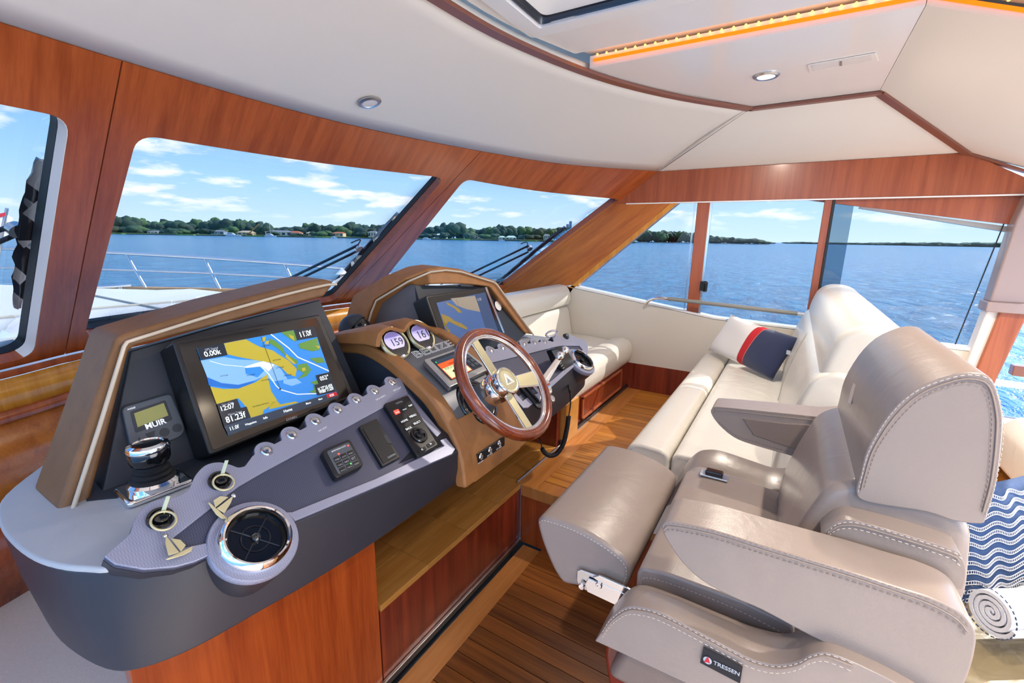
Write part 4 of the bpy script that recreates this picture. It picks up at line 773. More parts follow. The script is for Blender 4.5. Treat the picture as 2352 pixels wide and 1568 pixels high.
for r_ in range(4):
    for c_ in range(2): q = [mids(ed_px, .74+.09*c_+a, .2+.15*r_+b) for a, b in ((0, 0), (.07, 0), (.07, .1), (0, .1))]; slab('key', [pd(*p, .0272) for p in q], PDN*.002, 'gunmetal', ed, .0008)
lathe('indicator', pd(*mids(ed_px, .17, .21), .0276), PDN, [(.0025, 0), (0, .0012)], 'led_green', ed, 10)
# trim switch plate
sp = thing('switch_plate', at_y(1120, 1040, .80), 'black plate with three chrome buttons on the tan apron', 'switch')
q = [at_y(*p, .796) for p in [(1090, 1042), (1153, 1001), (1153, 1030), (1091, 1077)]]; spl_ = slab('plate', q, (0, -.012, .002), 'black_satin', sp, .002)
for a, b in ((1104, 1048), (1125, 1033), (1146, 1018)): lathe('push_button', at_y(a, b, .782), (0, -1, .12), [(.0105, 0), (.0105, .002), (.0085, .004), (.006, .003), (.0055, .0055), (0, .0062)], 'steel', sp, 20)
for (a, b), s_ in (((1098, 1066), 'FWD WIPER'), ((1119, 1049), 'MID WIPER'), ((1140, 1034), 'AFT WIPER')): text('lettering', s_, at_y(a, b, .7812), at_y(a+12, b-8, .7812), (0, -1, .1), 'print_white', spl_, .0003)
# ---- steering wheel
WC = V((MID, .757, 1.065)); WA = math.radians(40); WN = V((0, -math.cos(WA), math.sin(WA))); wx, wy, _ = frame(WN)
sw = thing('steering_wheel', WC-WN*.2, 'varnished wood steering wheel with three champagne spokes and chrome hub', 'steering wheel'); RW = .190
rimp = []
for k in range(72):
    a = 2*math.pi*k/72; d_ = wx*math.cos(a)+wy*math.sin(a); rimp.append([WC+d_*(RW+.0165*math.cos(b))+WN*(.0185*math.sin(b)) for b in [2*math.pi*j/16 for j in range(16)]])
vs = [p for r_ in rimp for p in r_]; fs = [[i*16+j, i*16+(j+1) % 16, ((i+1) % 72)*16+(j+1) % 16, ((i+1) % 72)*16+j] for i in range(72) for j in range(16)]
obj('rim', fixn(mesh(vs, fs)), 'wheel_rim', sw); ring('inner_ring', WC+WN*.002, WN, RW-.0185, .0062, 'chrome', sw, 64, 10); ring('face_ring', WC+WN*.004, WN, RW-.012, .006, 'chrome', sw, 64, 8)
for ang in (100, -12, -100):
    a = math.radians(ang); d_ = wx*math.cos(a)+wy*math.sin(a); e_ = WN.cross(d_).normalized(); c0 = WC-WN*.022; c1 = WC+d_*(RW-.02)-WN*.004
    w0, w1 = (.021, .021) if ang != -12 else (.019, .031)
    pts = [c0+d_*.03+e_*w0, c1+e_*w1, c1-e_*w1, c0+d_*.03-e_*w0]
    sk_ = slab('spoke', pts, WN*.007, 'chrome', sw, .002); slab('spoke_inlay', [c0+d_*.034+e_*(w0-.004)+WN*.0071, c1-d_*.004+e_*(w1-.004)+WN*.0071, c1-d_*.004-e_*(w1-.004)+WN*.0071, c0+d_*.034-e_*(w0-.004)+WN*.0071], WN*.0012, 'champagne', sk_, .0006)
lathe('hub', WC, WN, [(.050, -.075), (.053, -.055), (.053, -.028), (.049, -.022), (.050, -.012), (.050, .008), (.047, .013), (.040, .014), (.037, .011)], 'chrome', sw, 48); hf_ = lathe('hub_face', WC, WN, [(.048, .004), (.0465, .0122), (.041, .0150), (.036, .0142), (.036, .0128), (0, .0128)], 'champagne', sw, 48)
for k in range(10): a = 2*math.pi*k/10; lathe('bolt', WC+(wx*math.cos(a)+wy*math.sin(a))*.0425+WN*.0135, WN, [(.0028, 0), (.002, .0018), (0, .002)], 'chrome', hf_, 10)
def lg(pts): return [WC+wx*a+wy*b+WN*.0129 for a, b in pts]
slab('emblem', lg([(-.022, -.014), (-.004, .024), (.002, .024), (-.012, -.008), (-.004, -.008), (-.001, -.001), (.002, -.008), (.006, -.008), (-.001, .006), (-.004, -.001), (-.007, -.005)]), WN*.0006, 'print_white', hf_); slab('emblem', lg([(.003, .022), (.006, .022), (.024, -.014), (-.020, -.014), (-.019, -.0115), (.0195, -.0115)]), WN*.0006, 'print_white', hf_); slab('emblem', lg([(-.001, .013), (.004, .017), (.015, -.009), (.010, -.009)]), WN*.0006, 'print_white', hf_)
lathe('column', WC, WN, [(.062, -.21), (.058, -.14), (.050, -.10), (.046, -.07)], 'gunmetal', sw, 40); ring('column_boot', WC-WN*.155, WN, .070, .020, 'black_gloss', sw, 40, 12)
# ---- throttle on the starboard panel
PNR = V((-.05, -.75, 1)).normalized(); PPR = V((2*MID-1.0, .82, .90))
def par(x, y, h=0): return at_pl(x, y, PPR, PNR)+PNR*h
tq = thing('throttle', par(1228, 905), 'chrome twin lever throttle behind the steering wheel rim', 'throttle'); tb = par(1226, 902, .003)
xr, yr, _ = frame(PNR)
slab('base_plate', rpoly([tb+xr*a+yr*b for a, b in ((-.065, -.075), (.065, -.075), (.065, .075), (-.065, .075))], .02), PNR*.012, 'dark_frame', tq, .004)
for s_ in (-.028, .028):
    c = tb+xr*s_; q = [c+yr*(.055*math.cos(a))+PNR*(.012+.05*math.sin(a)) for a in [math.pi*k/12 for k in range(13)]]
    slab('drum', [p-xr*.016 for p in q], xr*.032, 'chrome', tq, .006)
for (bx, by), s_, yy in (((1286, 817), -.012, .775), ((1298, 804), .03, .80)):
    ball = at_y(bx, by, yy); foot = tb+xr*s_+PNR*.045; d_ = (ball-foot).normalized(); e_ = d_.cross(PNR).normalized(); n2 = e_.cross(d_)
    loft('lever', [[foot+e_*.012+n2*.005, foot-e_*.012+n2*.005, foot-e_*.012-n2*.005, foot+e_*.012-n2*.005], [ball+e_*.008+n2*.004, ball-e_*.008+n2*.004, ball-e_*.008-n2*.004, ball+e_*.008-n2*.004]], 'chrome', tq, bevel=.003)
    lathe('lever_knob', ball, d_, [(.006, -.022), (.011, -.016), (.0165, -.006), (.0175, .002), (.015, .011), (.009, .016), (0, .0175)], 'chrome', tq, 28, ang=60)
lathe('trim_knob', par(1262, 920, .003), PNR, [(.018, 0), (.017, .014), (.013, .018), (0, .018)], 'steel', tq, 24)
# black knob at the outboard end of the row of buttons
bk = thing('rotary_knob', par(1297, 775), 'small black rotary knob at the starboard end of the button row', 'knob'); kc = par(1297, 776, .008)
lathe('skirt', kc, PNR, [(.017, 0), (.017, .006), (.013, .009)], 'black_satin', bk, 24); lathe('cap', kc, PNR, [(.012, .005), (.0115, .016), (.008, .018), (0, .018)], 'gunmetal', bk, 24)
ring('grab_hoop', par(1262, 772, .02), V((-.1, -.3, 1)), .05, .005, 'chrome', con, 32, 8, (1.0, .35))
# ---- radio microphone and its coiled cord
mic = thing('radio_microphone', at_y(1285, 835, .80), 'black radio microphone clipped to the console beside the starboard vent', 'microphone')
mb = [at_y(*p, .868) for p in [(1253, 806), (1262, 799), (1282, 796), (1291, 812), (1313, 852), (1307, 866), (1292, 868), (1268, 842)]]
slab('body', mb, (0, -.035, .012), 'black_satin', mic, .006); slab('face', [at_y(*p, .832)+V((0, 0, .012)) for p in [(1266, 812), (1280, 808), (1288, 822), (1275, 828)]], (0, -.002, 0), 'gunmetal', mic, .001)
for k in range(6): a = at_y(1282+3.4*k, 836+5.2*k, .829)+V((0, 0, .010)); tube('grille_bar', [a, a+V((.018, 0, .004))], .0018, 'rail_grip', mic, 6)
tube('strain_relief', [at_y(1303, 864, .845), at_y(1307, 885, .82), at_y(1309, 900, .79)], .006, 'black_rubber', mic, 8)
tube('cord', smooth_path([at_y(*p, y_) for p, y_ in [((1309, 895), .78), ((1310, 930), .785), ((1306, 958), .79)]], 6), .003, 'black_rubber', mic, 8)
cp = smooth_path([at_y(*p, y_) for p, y_ in [((1306, 956), .79), ((1302, 985), .80), ((1294, 1018), .82), ((1280, 1040), .84), ((1265, 1046), .86), ((1252, 1040), .88), ((1245, 1030), .89)]], 40)
coil = []; ang = 0
for i in range(len(cp)-1):
    d_ = (cp[i+1]-cp[i]).normalized(); u = d_.cross(V((0, 1, 0))).normalized(); v_ = d_.cross(u)
    for k in range(4): ang += .62; coil.append(cp[i].lerp(cp[i+1], k/4)+(u*math.cos(ang)+v_*math.sin(ang))*.0085)
tube('coiled_cord', coil, .0028, 'black_rubber', mic, 6); tube('cord', [cp[-1], at_y(1242, 1012, .90), at_y(1236, 1000, .93), at_y(1230, 985, .98)], .003, 'black_rubber', mic, 8)
# ---- compass on the pod top
cc = at_z(822, 776, 1.118); cm = thing('compass', cc, 'black domed magnetic compass on top of the steering pod', 'compass')
lathe('base', cc, (0, 0, 1), [(.078, -.01), (.080, .004), (.070, .016), (.062, .020)], 'dash_grey', cm, 40); lathe('bowl', cc, (0, 0, 1), [(.060, .018), (.062, .034), (.055, .040)], 'black_gloss', cm, 40)
lathe('card', cc, (0, 0, 1), [(.046, .030), (.046, .040), (.038, .042)], 'print_grey', cm, 40)
sph = [(.056*math.sin(t_), -.056*math.cos(t_)) for t_ in [math.pi*(.5+.5*k/10) for k in range(11)]]
lathe('dome', cc+V((0, 0, .034)), V((.25, -.45, .85)), [(r_, h_) for r_, h_ in sph], 'black_gloss', cm, 40, ang=80)
lathe('hood', cc+V((-.004, .008, .034)), V((-.35, .75, .55)), [(r_*1.14, h_*1.14) for r_, h_ in sph], 'dash_dark', cm, 40, ang=80)
# ------------------------------------------------------------------ helm seat
hs = thing('helm_chair', (1.18, 0, 0), 'taupe leather helm chair with two armrests facing the steering wheel', 'chair')
XN, XF = .80, 1.56                                # near and far faces of the armrests
def outl(px, X): return [at_x(*p, X) for p in px]
# flip-up front bolster
bpx = [(1233, 1207), (1236, 1192), (1252, 1187), (1310, 1206), (1365, 1234), (1415, 1268), (1440, 1292), (1447, 1312), (1440, 1345), (1420, 1368), (1385, 1372), (1345, 1352), (1312, 1346), (1290, 1338), (1268, 1305), (1245, 1250)]
bp_ = outl(bpx, .935); bo_ = slab('bolster', smooth_path(bp_, 3, True), (.50, 0, 0), 'taupe', hs, .014, 4)
st = smooth_path(outl([(1238, 1200), (1252, 1195), (1310, 1214), (1365, 1242), (1412, 1274), (1434, 1296), (1439, 1318), (1432, 1342)], .934), 6)
stitches('stitching', st, (-1, 0, 0), 'thread_light', bo_, .009, .0055, .0014)
# chrome hinge on the bolster's near end
hg = outl([(1327, 1308), (1335, 1306), (1392, 1326), (1440, 1352), (1418, 1384), (1365, 1362), (1332, 1346), (1326, 1330)], .929)
hi = slab('hinge_plate', hg, (-.004, 0, 0), 'steel', hs, .0015)
slab('hinge_arm', outl([(1345, 1338), (1352, 1326), (1425, 1354), (1470, 1385), (1448, 1402), (1350, 1356)], .922), (-.005, 0, 0), 'chrome', hs, .0015); slab('hinge_arm', outl([(1362, 1322), (1378, 1318), (1440, 1345), (1468, 1362), (1460, 1372), (1400, 1348)], .924), (-.006, 0, 0), 'chrome', hs, .0015)
for p in ((1336, 1346), (1376, 1343)): c = at_x(*p, .917); lathe('hinge_bolt', c, (-1, 0, 0), [(.0085, -.002), (.0085, .002), (.0065, .004), (.0035, .004), (.0035, .002), (0, .002)], 'chrome', hs, 20)
# seat cushion
cush = [(.205, .60), (.212, .798), (.204, .816), (.15, .826), (0, .828), (-.09, .815), (-.11, .60)]
cu_ = prof_x('seat_cushion', cush, .905, 1.43, 'taupe', hs, .012, .012, 4)
prof_x('shell_front', [(.16, .58), (.225, .60), (.20, .76), (.16, .76)], .83, 1.53, 'taupe_dark', hs, .015)
stitches('stitching', smooth_path([V((.9035, a, b)) for a, b in [(.200, .775), (.194, .796), (.15, .806), (.03, .808), (-.05, .798), (-.09, .790)]], 6), (-1, 0, 0), 'thread_light', cu_)
sw_ = V((1.40, .13, .832)); swi = box('seat_switch', (1.385, .085, .829), (1.42, .165, .836), 'brushed', hs, .003); box('switch_rocker', (1.39, .10, .834), (1.416, .15, .85), 'black_gloss', hs, .005)
prof_x('cushion_flank', [(.20, .62), (.205, .80), (.18, .822), (.05, .818), (-.09, .79), (-.10, .62)], 1.40, 1.47, 'taupe', hs, .015, .015)
# tub: the rolled shell beside and under the cushion
tpx = [(1366, 1472), (1372, 1448), (1392, 1415), (1425, 1370), (1450, 1348), (1485, 1342), (1540, 1357), (1640, 1398), (1720, 1432), (1790, 1452), (1835, 1450), (1870, 1432), (1905, 1425), (1960, 1440), (2060, 1490), (2160, 1560), (2240, 1620), (2240, 1760), (1900, 1700), (1640, 1595), (1420, 1497)]
to_px = [(1366, 1472), (1384, 1446), (1400, 1420), (1432, 1396), (1465, 1393), (1520, 1408), (1640, 1470), (1720, 1511), (1780, 1526), (1830, 1519), (1862, 1503), (1900, 1499), (1960, 1521), (2060, 1570), (2160, 1630), (2240, 1690)]
ti_px = [(1392, 1440), (1402, 1412), (1424, 1376), (1450, 1350), (1485, 1343), (1560, 1369), (1640, 1402), (1720, 1434), (1785, 1452), (1825, 1450), (1860, 1436), (1890, 1424), (1960, 1445), (2060, 1490), (2160, 1560), (2240, 1620)]
t_out = outl(to_px, .775); t_in = outl(ti_px, .888); t_bot = outl([(2240, 1800), (1900, 1705), (1640, 1600), (1420, 1497)], .775)
t_out = smooth_path(t_out, 4); t_in = smooth_path(t_in, 4)
ring_o = t_out+t_bot; ring_i = t_in+[V((.888, p.y, p.z)) for p in t_bot]; ring_m = [(o_*.5+i_*.5)+V((0, 0, .012)) if k_ < len(t_out) else (o_+i_)/2 for k_, (o_, i_) in enumerate(zip(ring_o, ring_i))]
for mr_ in (False, True):
    f_ = (lambda p: V((2*1.18-p.x, p.y, p.z))) if mr_ else (lambda p: p)
    sh0 = loft('seat_shell', [[f_(p) for p in r_] for r_ in (ring_o, ring_m, ring_i)], 'taupe', hs, bevel=.012, ang=60)
    shell_ = shell_ if mr_ else sh0
spx = [(1384, 1457), (1402, 1430), (1434, 1406), (1465, 1403), (1520, 1418), (1640, 1480), (1720, 1521), (1780, 1536), (1830, 1529), (1862, 1513), (1900, 1509), (1960, 1531)]
s1 = smooth_path(outl(spx, .772), 6); tube('seam', s1, .0016, 'seam', shell_, 6); stitches('stitching', [p+V((0, .0, .007)) for p in s1], (-1, 0, .3), 'thread_light', shell_, .0095, .0058, .0011, .003); stitches('stitching', [p-V((0, .0, .008)) for p in s1], (-1, 0, 0), 'thread_light', shell_, .0095, .0058, .0011, .0006)
prof_x('shell_floor', [(.235, .60), (.20, .70), (-.25, .70), (-.30, .60)], .80, 1.56, 'taupe_dark', hs, .02)
# brand tag
tg = outl([(1616, 1484), (1706, 1530), (1700, 1568), (1608, 1520)], .7715); tgo = slab('brand_tag', tg, (-.0015, 0, 0), 'tag_black', hs)
tn = V((-1, 0, 0))
tg0 = outl([(1642, 1529), (1702, 1558)], .7690); text('lettering', 'TRESSEN', *[at_x(*p, .7690) for p in ((1638, 1524), (1698, 1552))], tn, 'print_grey', tgo, .0004, 1.0, .02)
lathe('emblem', at_x(1625, 1516, .7690), tn, [(.0072, 0), (.0072, .0006), (0, .0008)], 'print_grey', tgo, 24); slab('emblem', [at_x(*p, .7678) for p in ((1626, 1507), (1631, 1523), (1624, 1520), (1617, 1520))], tn*.0005, 'tag_red', tgo)
# armrests
apx = [(1519, 1213), (1524, 1201), (1540, 1197), (1560, 1200), (1640, 1218), (1752, 1253), (1943, 1310), (2060, 1348), (2135, 1372), (2200, 1402), (2232, 1432), (2243, 1462), (2238, 1505), (2225, 1550), (2205, 1590), (2180, 1606), (2096, 1570), (1982, 1517), (1867, 1464), (1752, 1402), (1680, 1371), (1612, 1334), (1565, 1290), (1533, 1243)]
ap_ = smooth_path(outl(apx, XN), 3, True); arn_ = slab('armrest', ap_, (.095, 0, 0), 'taupe', hs, .016, 5)
sm = smooth_path(outl([(1524, 1216), (1545, 1209), (1640, 1228), (1752, 1263), (1943, 1321), (2060, 1360), (2135, 1387), (2195, 1420), (2222, 1450)], XN-.001), 6); tube('seam', sm, .0014, 'seam', arn_, 6)
stitches('stitching', [p+V((0, 0, .0068)) for p in sm], (-1, 0, .35), 'thread_dark', arn_, .0085, .0052, .0011, .0010); stitches('stitching', [p-V((0, 0, .0068)) for p in sm], (-1, 0, 0), 'thread_dark', arn_, .0085, .0052, .0011, .0004)
XA = 1.468; fpx = [(1633, 948), (1637, 937), (1652, 934), (1760, 944), (1882, 957), (1960, 966), (1960, 1085), (1880, 1066), (1833, 1051), (1728, 1021), (1684, 1003), (1650, 974)]
arf_ = slab('armrest', smooth_path(outl(fpx, XA), 3, True), (.095, 0, 0), 'taupe', hs, .014, 5)
slab('armrest_inset', smooth_path(outl([(1708, 965), (1712, 961), (1800, 972), (1900, 985), (1900, 1052), (1840, 1036), (1737, 1002), (1728, 995)], XA-.003), 2, True), (.01, 0, 0), 'taupe_dark', arf_, .004)
sf = smooth_path(outl([(1640, 948), (1652, 942), (1760, 953), (1882, 966), (1920, 970)], XA-.0008), 5); tube('seam', sf, .0013, 'seam', arf_, 6); stitches('stitching', [p+V((0, 0, .008)) for p in sf], (-1, 0, .3), 'thread_dark', arf_, .0095, .0058, .0013, .0012)
stitches('stitching', smooth_path(outl([(1650, 968), (1684, 996), (1728, 1013), (1833, 1043)], XA-.0008), 5), (-1, 0, 0), 'thread_dark', arf_, .0095, .0058, .0013, .0006)
# backrest
prof_x('backrest', [(-.045, .80), (-.05, .90), (-.075, 1.0), (-.105, 1.085), (-.150, 1.115), (-.20, 1.125), (-.25, 1.12), (-.305, 1.08), (-.32, .95), (-.30, .80)], .955, 1.42, 'taupe', hs, .03, .03, 5)
wpx = [(1886, 1238), (1900, 1214), (1932, 1195), (1975, 1198), (2060, 1222), (2188, 1262), (2210, 1282), (2218, 1310), (2212, 1348), (2190, 1352), (2050, 1330), (1930, 1290)]
bw_ = slab('back_wing', smooth_path(outl(wpx, .905), 3, True), (.10, 0, 0), 'taupe', hs, .02, 5)
sb = smooth_path(outl([(1898, 1232), (1915, 1214), (1940, 1206), (1980, 1210), (2060, 1233), (2180, 1272), (2204, 1288)], .9035), 6); tube('seam', sb, .0014, 'seam', bw_, 6); stitches('stitching', [p+V((0, 0, .006)) for p in sb], (-1, 0, .3), 'thread_light', bw_, .0085, .0052, .0013, .001); stitches('stitching', [p-V((0, 0, .006)) for p in sb], (-1, 0, 0), 'thread_light', bw_, .0085, .0052, .0013, .0004)
# headrest
prof_x('headrest_mount', [(-.19, 1.08), (-.19, 1.20), (-.25, 1.20), (-.25, 1.08)], 1.02, 1.34, 'taupe_dark', hs, .01)
hpx = [(1966, 1130), (1975, 1090), (1994, 1025), (2042, 950), (2104, 893), (2186, 860), (2242, 856), (2280, 873), (2302, 940), (2303, 1000), (2290, 1106), (2266, 1190), (2250, 1203), (2190, 1196), (2129, 1176), (2040, 1162), (1982, 1150)]
hr_ = slab('headrest', smooth_path(outl(hpx, .945), 3, True), (.47, 0, 0), 'taupe', hs, .022, 6)
sh_ = smooth_path(outl([(1978, 1126), (1986, 1095), (2006, 1033), (2053, 960), (2112, 906), (2190, 875), (2240, 871), (2272, 888), (2288, 944), (2289, 1000), (2278, 1100), (2258, 1176)], .9435), 6); tube('seam', sh_, .0014, 'seam', hr_, 6)
ctr = sum(sh_, V((0, 0, 0)))/len(sh_)
stitches('stitching', [p+(p-ctr).normalized()*.007 for p in sh_], (-1, 0, 0), 'thread_light', hr_, .0085, .0052, .0011, .0010); stitches('stitching', [p-(p-ctr).normalized()*.006 for p in sh_], (-1, 0, 0), 'thread_dark', hr_, .0085, .0052, .0011, .0004)
em = [(1949, 925), (1956, 895), (1962, 880), (1966, 884), (1961, 905), (1955, 928)]
e1_, e2_ = at_x(1994, 1025, .945), at_x(2042, 950, .945); en_ = (e2_-e1_).cross(V((1, 0, 0))).normalized()
if en_.dot(EYE-e1_) < 0: en_ = -en_
slab('embroidered_emblem', [at_pl(*p, e1_+en_*.0005, en_) for p in em], en_*.0015, 'thread_light', hr_)
# pedestal: curved mahogany rail and brown footwell mat below the seat
ped = slab('pedestal', smooth_path([V((.84, a, b)) for a, b in [(.25, .64), (.23, .50), (.20, .30), (.19, .02), (.12, .02), (.13, .30), (.16, .50), (.17, .64)]], 4, True), (.06, 0, 0), 'redwood_gloss', hs, .018, 4)
slab('pedestal', smooth_path([V((1.46, a, b)) for a, b in [(.25, .64), (.23, .50), (.20, .30), (.19, .02), (.12, .02), (.13, .30), (.16, .50), (.17, .64)]], 4, True), (.06, 0, 0), 'redwood_gloss', hs, .018, 4)
box('pedestal_core', (.90, -.20, .0), (1.46, .13, .63), 'brown_mat', hs, .02)
# ------------------------------------------------------------------ sofa facing forward
so = thing('sofa', (2.65, .2, STEP), 'cream leather sofa by the starboard window, facing forward', 'sofa')
SX0, SX1 = 1.735, 3.585
fbo_ = prof_x('front_bolster', [(.318, .60), (.32, .70), (.345, .722), (.43, .728), (.475, .715), (.50, .67), (.495, .61), (.47, .585), (.34, .585)], SX0-.01, SX1, 'cream_leather', so, .018, .02, 4)
prof_x('seat_cushion', [(.312, .58), (.312, .70), (.29, .718), (.15, .722), (-.06, .715), (-.10, .69), (-.10, .58)], SX0, SX1, 'cream_wrinkle', so, .018, .015, 4)
stitches('stitching', [V((SX0-.0005, a, b)) for a, b in [(.29, .700), (.15, .704), (-.05, .698)]], (-1, 0, 0), 'thread_dark', fbo_, .011, .0065, .0011); stitches('stitching', smooth_path([V((SX0-.0105, a, b)) for a, b in [(.335, .705), (.42, .712), (.465, .70), (.482, .665)]], 5), (-1, 0, 0), 'thread_dark', fbo_, .011, .0065, .0011)
prof_x('seat_base', [(.44, STEP), (.44, .585), (-.20, .585), (-.20, STEP)], SX0+.02, SX1, 'cream_panel', so, .004)
prof_x('back_cushion', [(-.02, .70), (-.035, .85), (-.07, 1.0), (-.10, 1.09), (-.16, 1.12), (-.27, 1.10), (-.27, .70)], SX0+.03, SX1, 'cream_leather', so, .03, .03, 5)
prof_x('back_roll', [(-.115, 1.06), (-.125, 1.15), (-.15, 1.235), (-.20, 1.272), (-.28, 1.275), (-.345, 1.25), (-.37, 1.17), (-.36, 1.06), (-.30, 1.0), (-.16, 1.0)], SX0+.05, SX1+.0, 'cream_leather', so, .03, .03, 5)
prof_x('back_shell', [(-.27, .40), (-.27, 1.05), (-.36, 1.10), (-.38, .40)], SX0+.05, SX1, 'cream_panel', so, .015)
for x in (2.66,): tube('seam', smooth_path([V((x, a, b)) for a, b in [(-.018, .72), (-.033, .85), (-.068, 1.0), (-.098, 1.09)]], 4), .0016, 'seam_cream', so, 6)
# ------------------------------------------------------------------ aft-facing bench beside the console
be = thing('bench', (3.0, 1.35, STEP), 'cream leather bench facing aft between the console and the starboard wall', 'bench')
BX0, BX1 = 2.40, 3.59
prof_x('front_bolster', [(1.04, .565), (1.025, .62), (1.03, .69), (1.06, .738), (1.12, .752), (1.20, .742), (1.23, .70), (1.23, .545), (1.08, .535)], BX0, BX1, 'cream_leather', be, .022, .025, 5)
prof_x('seat_cushion', [(1.22, .56), (1.22, .715), (1.40, .728), (1.58, .726), (1.62, .70), (1.62, .56)], BX0, BX1, 'cream_leather', be, .015, .015, 4)
prof_x('back_cushion', [(1.56, .70), (1.58, .80), (1.605, .93), (1.63, .965), (1.70, .965), (1.74, .70)], BX0-.25, BX1, 'cream_leather', be, .025, .02, 5)
prof_x('head_roll', [(1.60, .975), (1.585, 1.03), (1.60, 1.10), (1.64, 1.142), (1.72, 1.145), (1.76, 1.09), (1.76, .98), (1.70, .955)], BX0-.25, BX1, 'cream_leather', be, .025, .02, 5)
box('bench_base', (BX0-.06, 1.062, STEP), (BX1+.01, 1.60, .565), 'mahogany', be, .003)
slab('drawer_front', [V((2.62, 1.062, .375)), V((3.42, 1.062, .375)), V((3.42, 1.062, .535)), V((2.62, 1.062, .535))], (0, -.008, 0), 'mahogany', be, .003); 
for q in ([(2.62, .375), (3.42, .375), (3.42, .392), (2.62, .392)], [(2.62, .518), (3.42, .518), (3.42, .535), (2.62, .535)], [(2.62, .375), (2.64, .375), (2.64, .535), (2.62, .535)], [(3.40, .375), (3.42, .375), (3.42, .535), (3.40, .535)]): slab('drawer_moulding', [V((a, 1.056, b)) for a, b in q], (0, -.012, 0), 'cherry_side', be, .003)
box('end_panel', (2.315, YB-.004, STEP+.005), (2.50, YB+.034, .58), 'ledge_wood', be, .002); box('kick_strip', (2.30, 1.046, STEP), (3.6, 1.062, STEP+.03), 'dark_frame', be, .003); box('kick_strip', (1.80, 1.044, STEP), (3.6, 1.048, STEP+.008), 'brushed', be)
# stainless grab rail on the side
gr = thing('grab_rail', (3.56, .9, .95), 'stainless grab rail with a grey grip along the starboard window', 'rail')
rp = [at_x(1484, 698, 3.57), at_x(1490, 690, 3.555), at_x(1502, 685, 3.54), at_x(1520, 684, 3.53)]; tube('rail_end', smooth_path(rp+[at_x(1535, 686, 3.53)], 6), .0125, 'chrome', gr, 12)
tube('grip', [at_x(1533, 685.5, 3.53), at_x(1832, 720, 3.53)], .0145, 'rail_grip', gr, 14); tube('rail_end', smooth_path([at_x(1830, 719.5, 3.53), at_x(1856, 723, 3.53), at_x(1866, 730, 3.55), at_x(1868, 742, 3.58)], 6), .0125, 'chrome', gr, 12)
rn = thing('snap_ring', at_x(1676, 735, 3.59), 'small steel ring lying on the white window ledge', 'ring'); ring('ring', at_x(1673, 734, 3.575), (0, 0, 1), .022, .003, 'steel', rn, 24, 6, (1, .6))
# ------------------------------------------------------------------ cushions and towel
def pillow(name, cs, t_, label, cat, bands, group=None):
    """cs = four corners; bands = list of (u0, u1, material); bulging cushion split in strips along u"""
    a, b, c, d = [V(p) for p in cs]; n = (b-a).cross(d-a).normalized(); root = thing(name, (a+b+c+d)/4, label, cat, group)
    def pt(u, v, s): 
        pin = 1-.10*(4*(u-.5)**2)*0; p = a.lerp(b, u).lerp(d.lerp(c, u), v); k = max(0, (1-(2*u-1)**4)*(1-(2*v-1)**4))**.5
        cpt = (a+b+c+d)/4; pull = .05*(4*u*(1-u)*(1-4*v*(1-v))+4*v*(1-v)*(1-4*u*(1-u))); p = p+(cpt-p)*pull
        w_ = .006*math.sin(9*u+5*v)*k
        return p+n*s*(t_*k+w_)
    for u0, u1, mt_ in bands:
        nu = max(3, int(24*(u1-u0))); nv = 20; vs = []; fs = []
        for s in (1, -1):
            k0 = len(vs)
            for i in range(nu+1):
                for j in range(nv+1): vs.append(pt(u0+(u1-u0)*i/nu, j/nv, s))
            for i in range(nu):
                for j in range(nv):
                    q = [k0+i*(nv+1)+j, k0+(i+1)*(nv+1)+j, k0+(i+1)*(nv+1)+j+1, k0+i*(nv+1)+j+1]; fs.append(q if s > 0 else q[::-1])
        me = mesh(vs, fs); o = obj('cover_' + {'cloth_white': 'white', 'cloth_red': 'red', 'cloth_navy': 'navy'}.get(mt_, 'cloth'), me, mt_, root, True, 180)
        bm = bmesh.new(); bm.from_mesh(me); bmesh.ops.remove_doubles(bm, verts=bm.verts, dist=1e-4); bmesh.ops.recalc_face_normals(bm, faces=bm.faces); bm.to_mesh(me); bm.free(); me.shade_smooth()
    return root, pt
bl_ = V((3.50, .395, .755)); br_ = at_z(1776, 872, .775); tl_ = at_x(1680, 722, 3.52); tr_ = V((3.00, -.045, 1.02))
tr_ = at_x(1840, 778, 3.02); tl_ = at_x(1679, 722, 3.50); bl_ = at_x(1627, 803, 3.50); br_ = at_x(1775, 873, 3.02)
pr, ptf = pillow('throw_pillow', [bl_, br_, tr_, tl_], .055, 'white, red and navy sailcloth pillow on the sofa', 'pillow', [(0, .52, 'cloth_white'), (.52, .62, 'cloth_red'), (.62, 1, 'cloth_navy')])
nq = (br_-bl_).cross(tl_-bl_).normalized()
for u in (.523, .617): stitches('stitching', [ptf(u, j/16, 1) for j in range(17)], nq, 'thread_light', pr, .012, .007, .0025, .001)
slab('fabric_label', [ptf(.985, .70, 1)+V(p) for p in ((0, 0, 0), (-.008, -.02, .0), (-.008, -.02, -.025), (0, 0, -.025))], nq*.001, 'print_grey', pr)
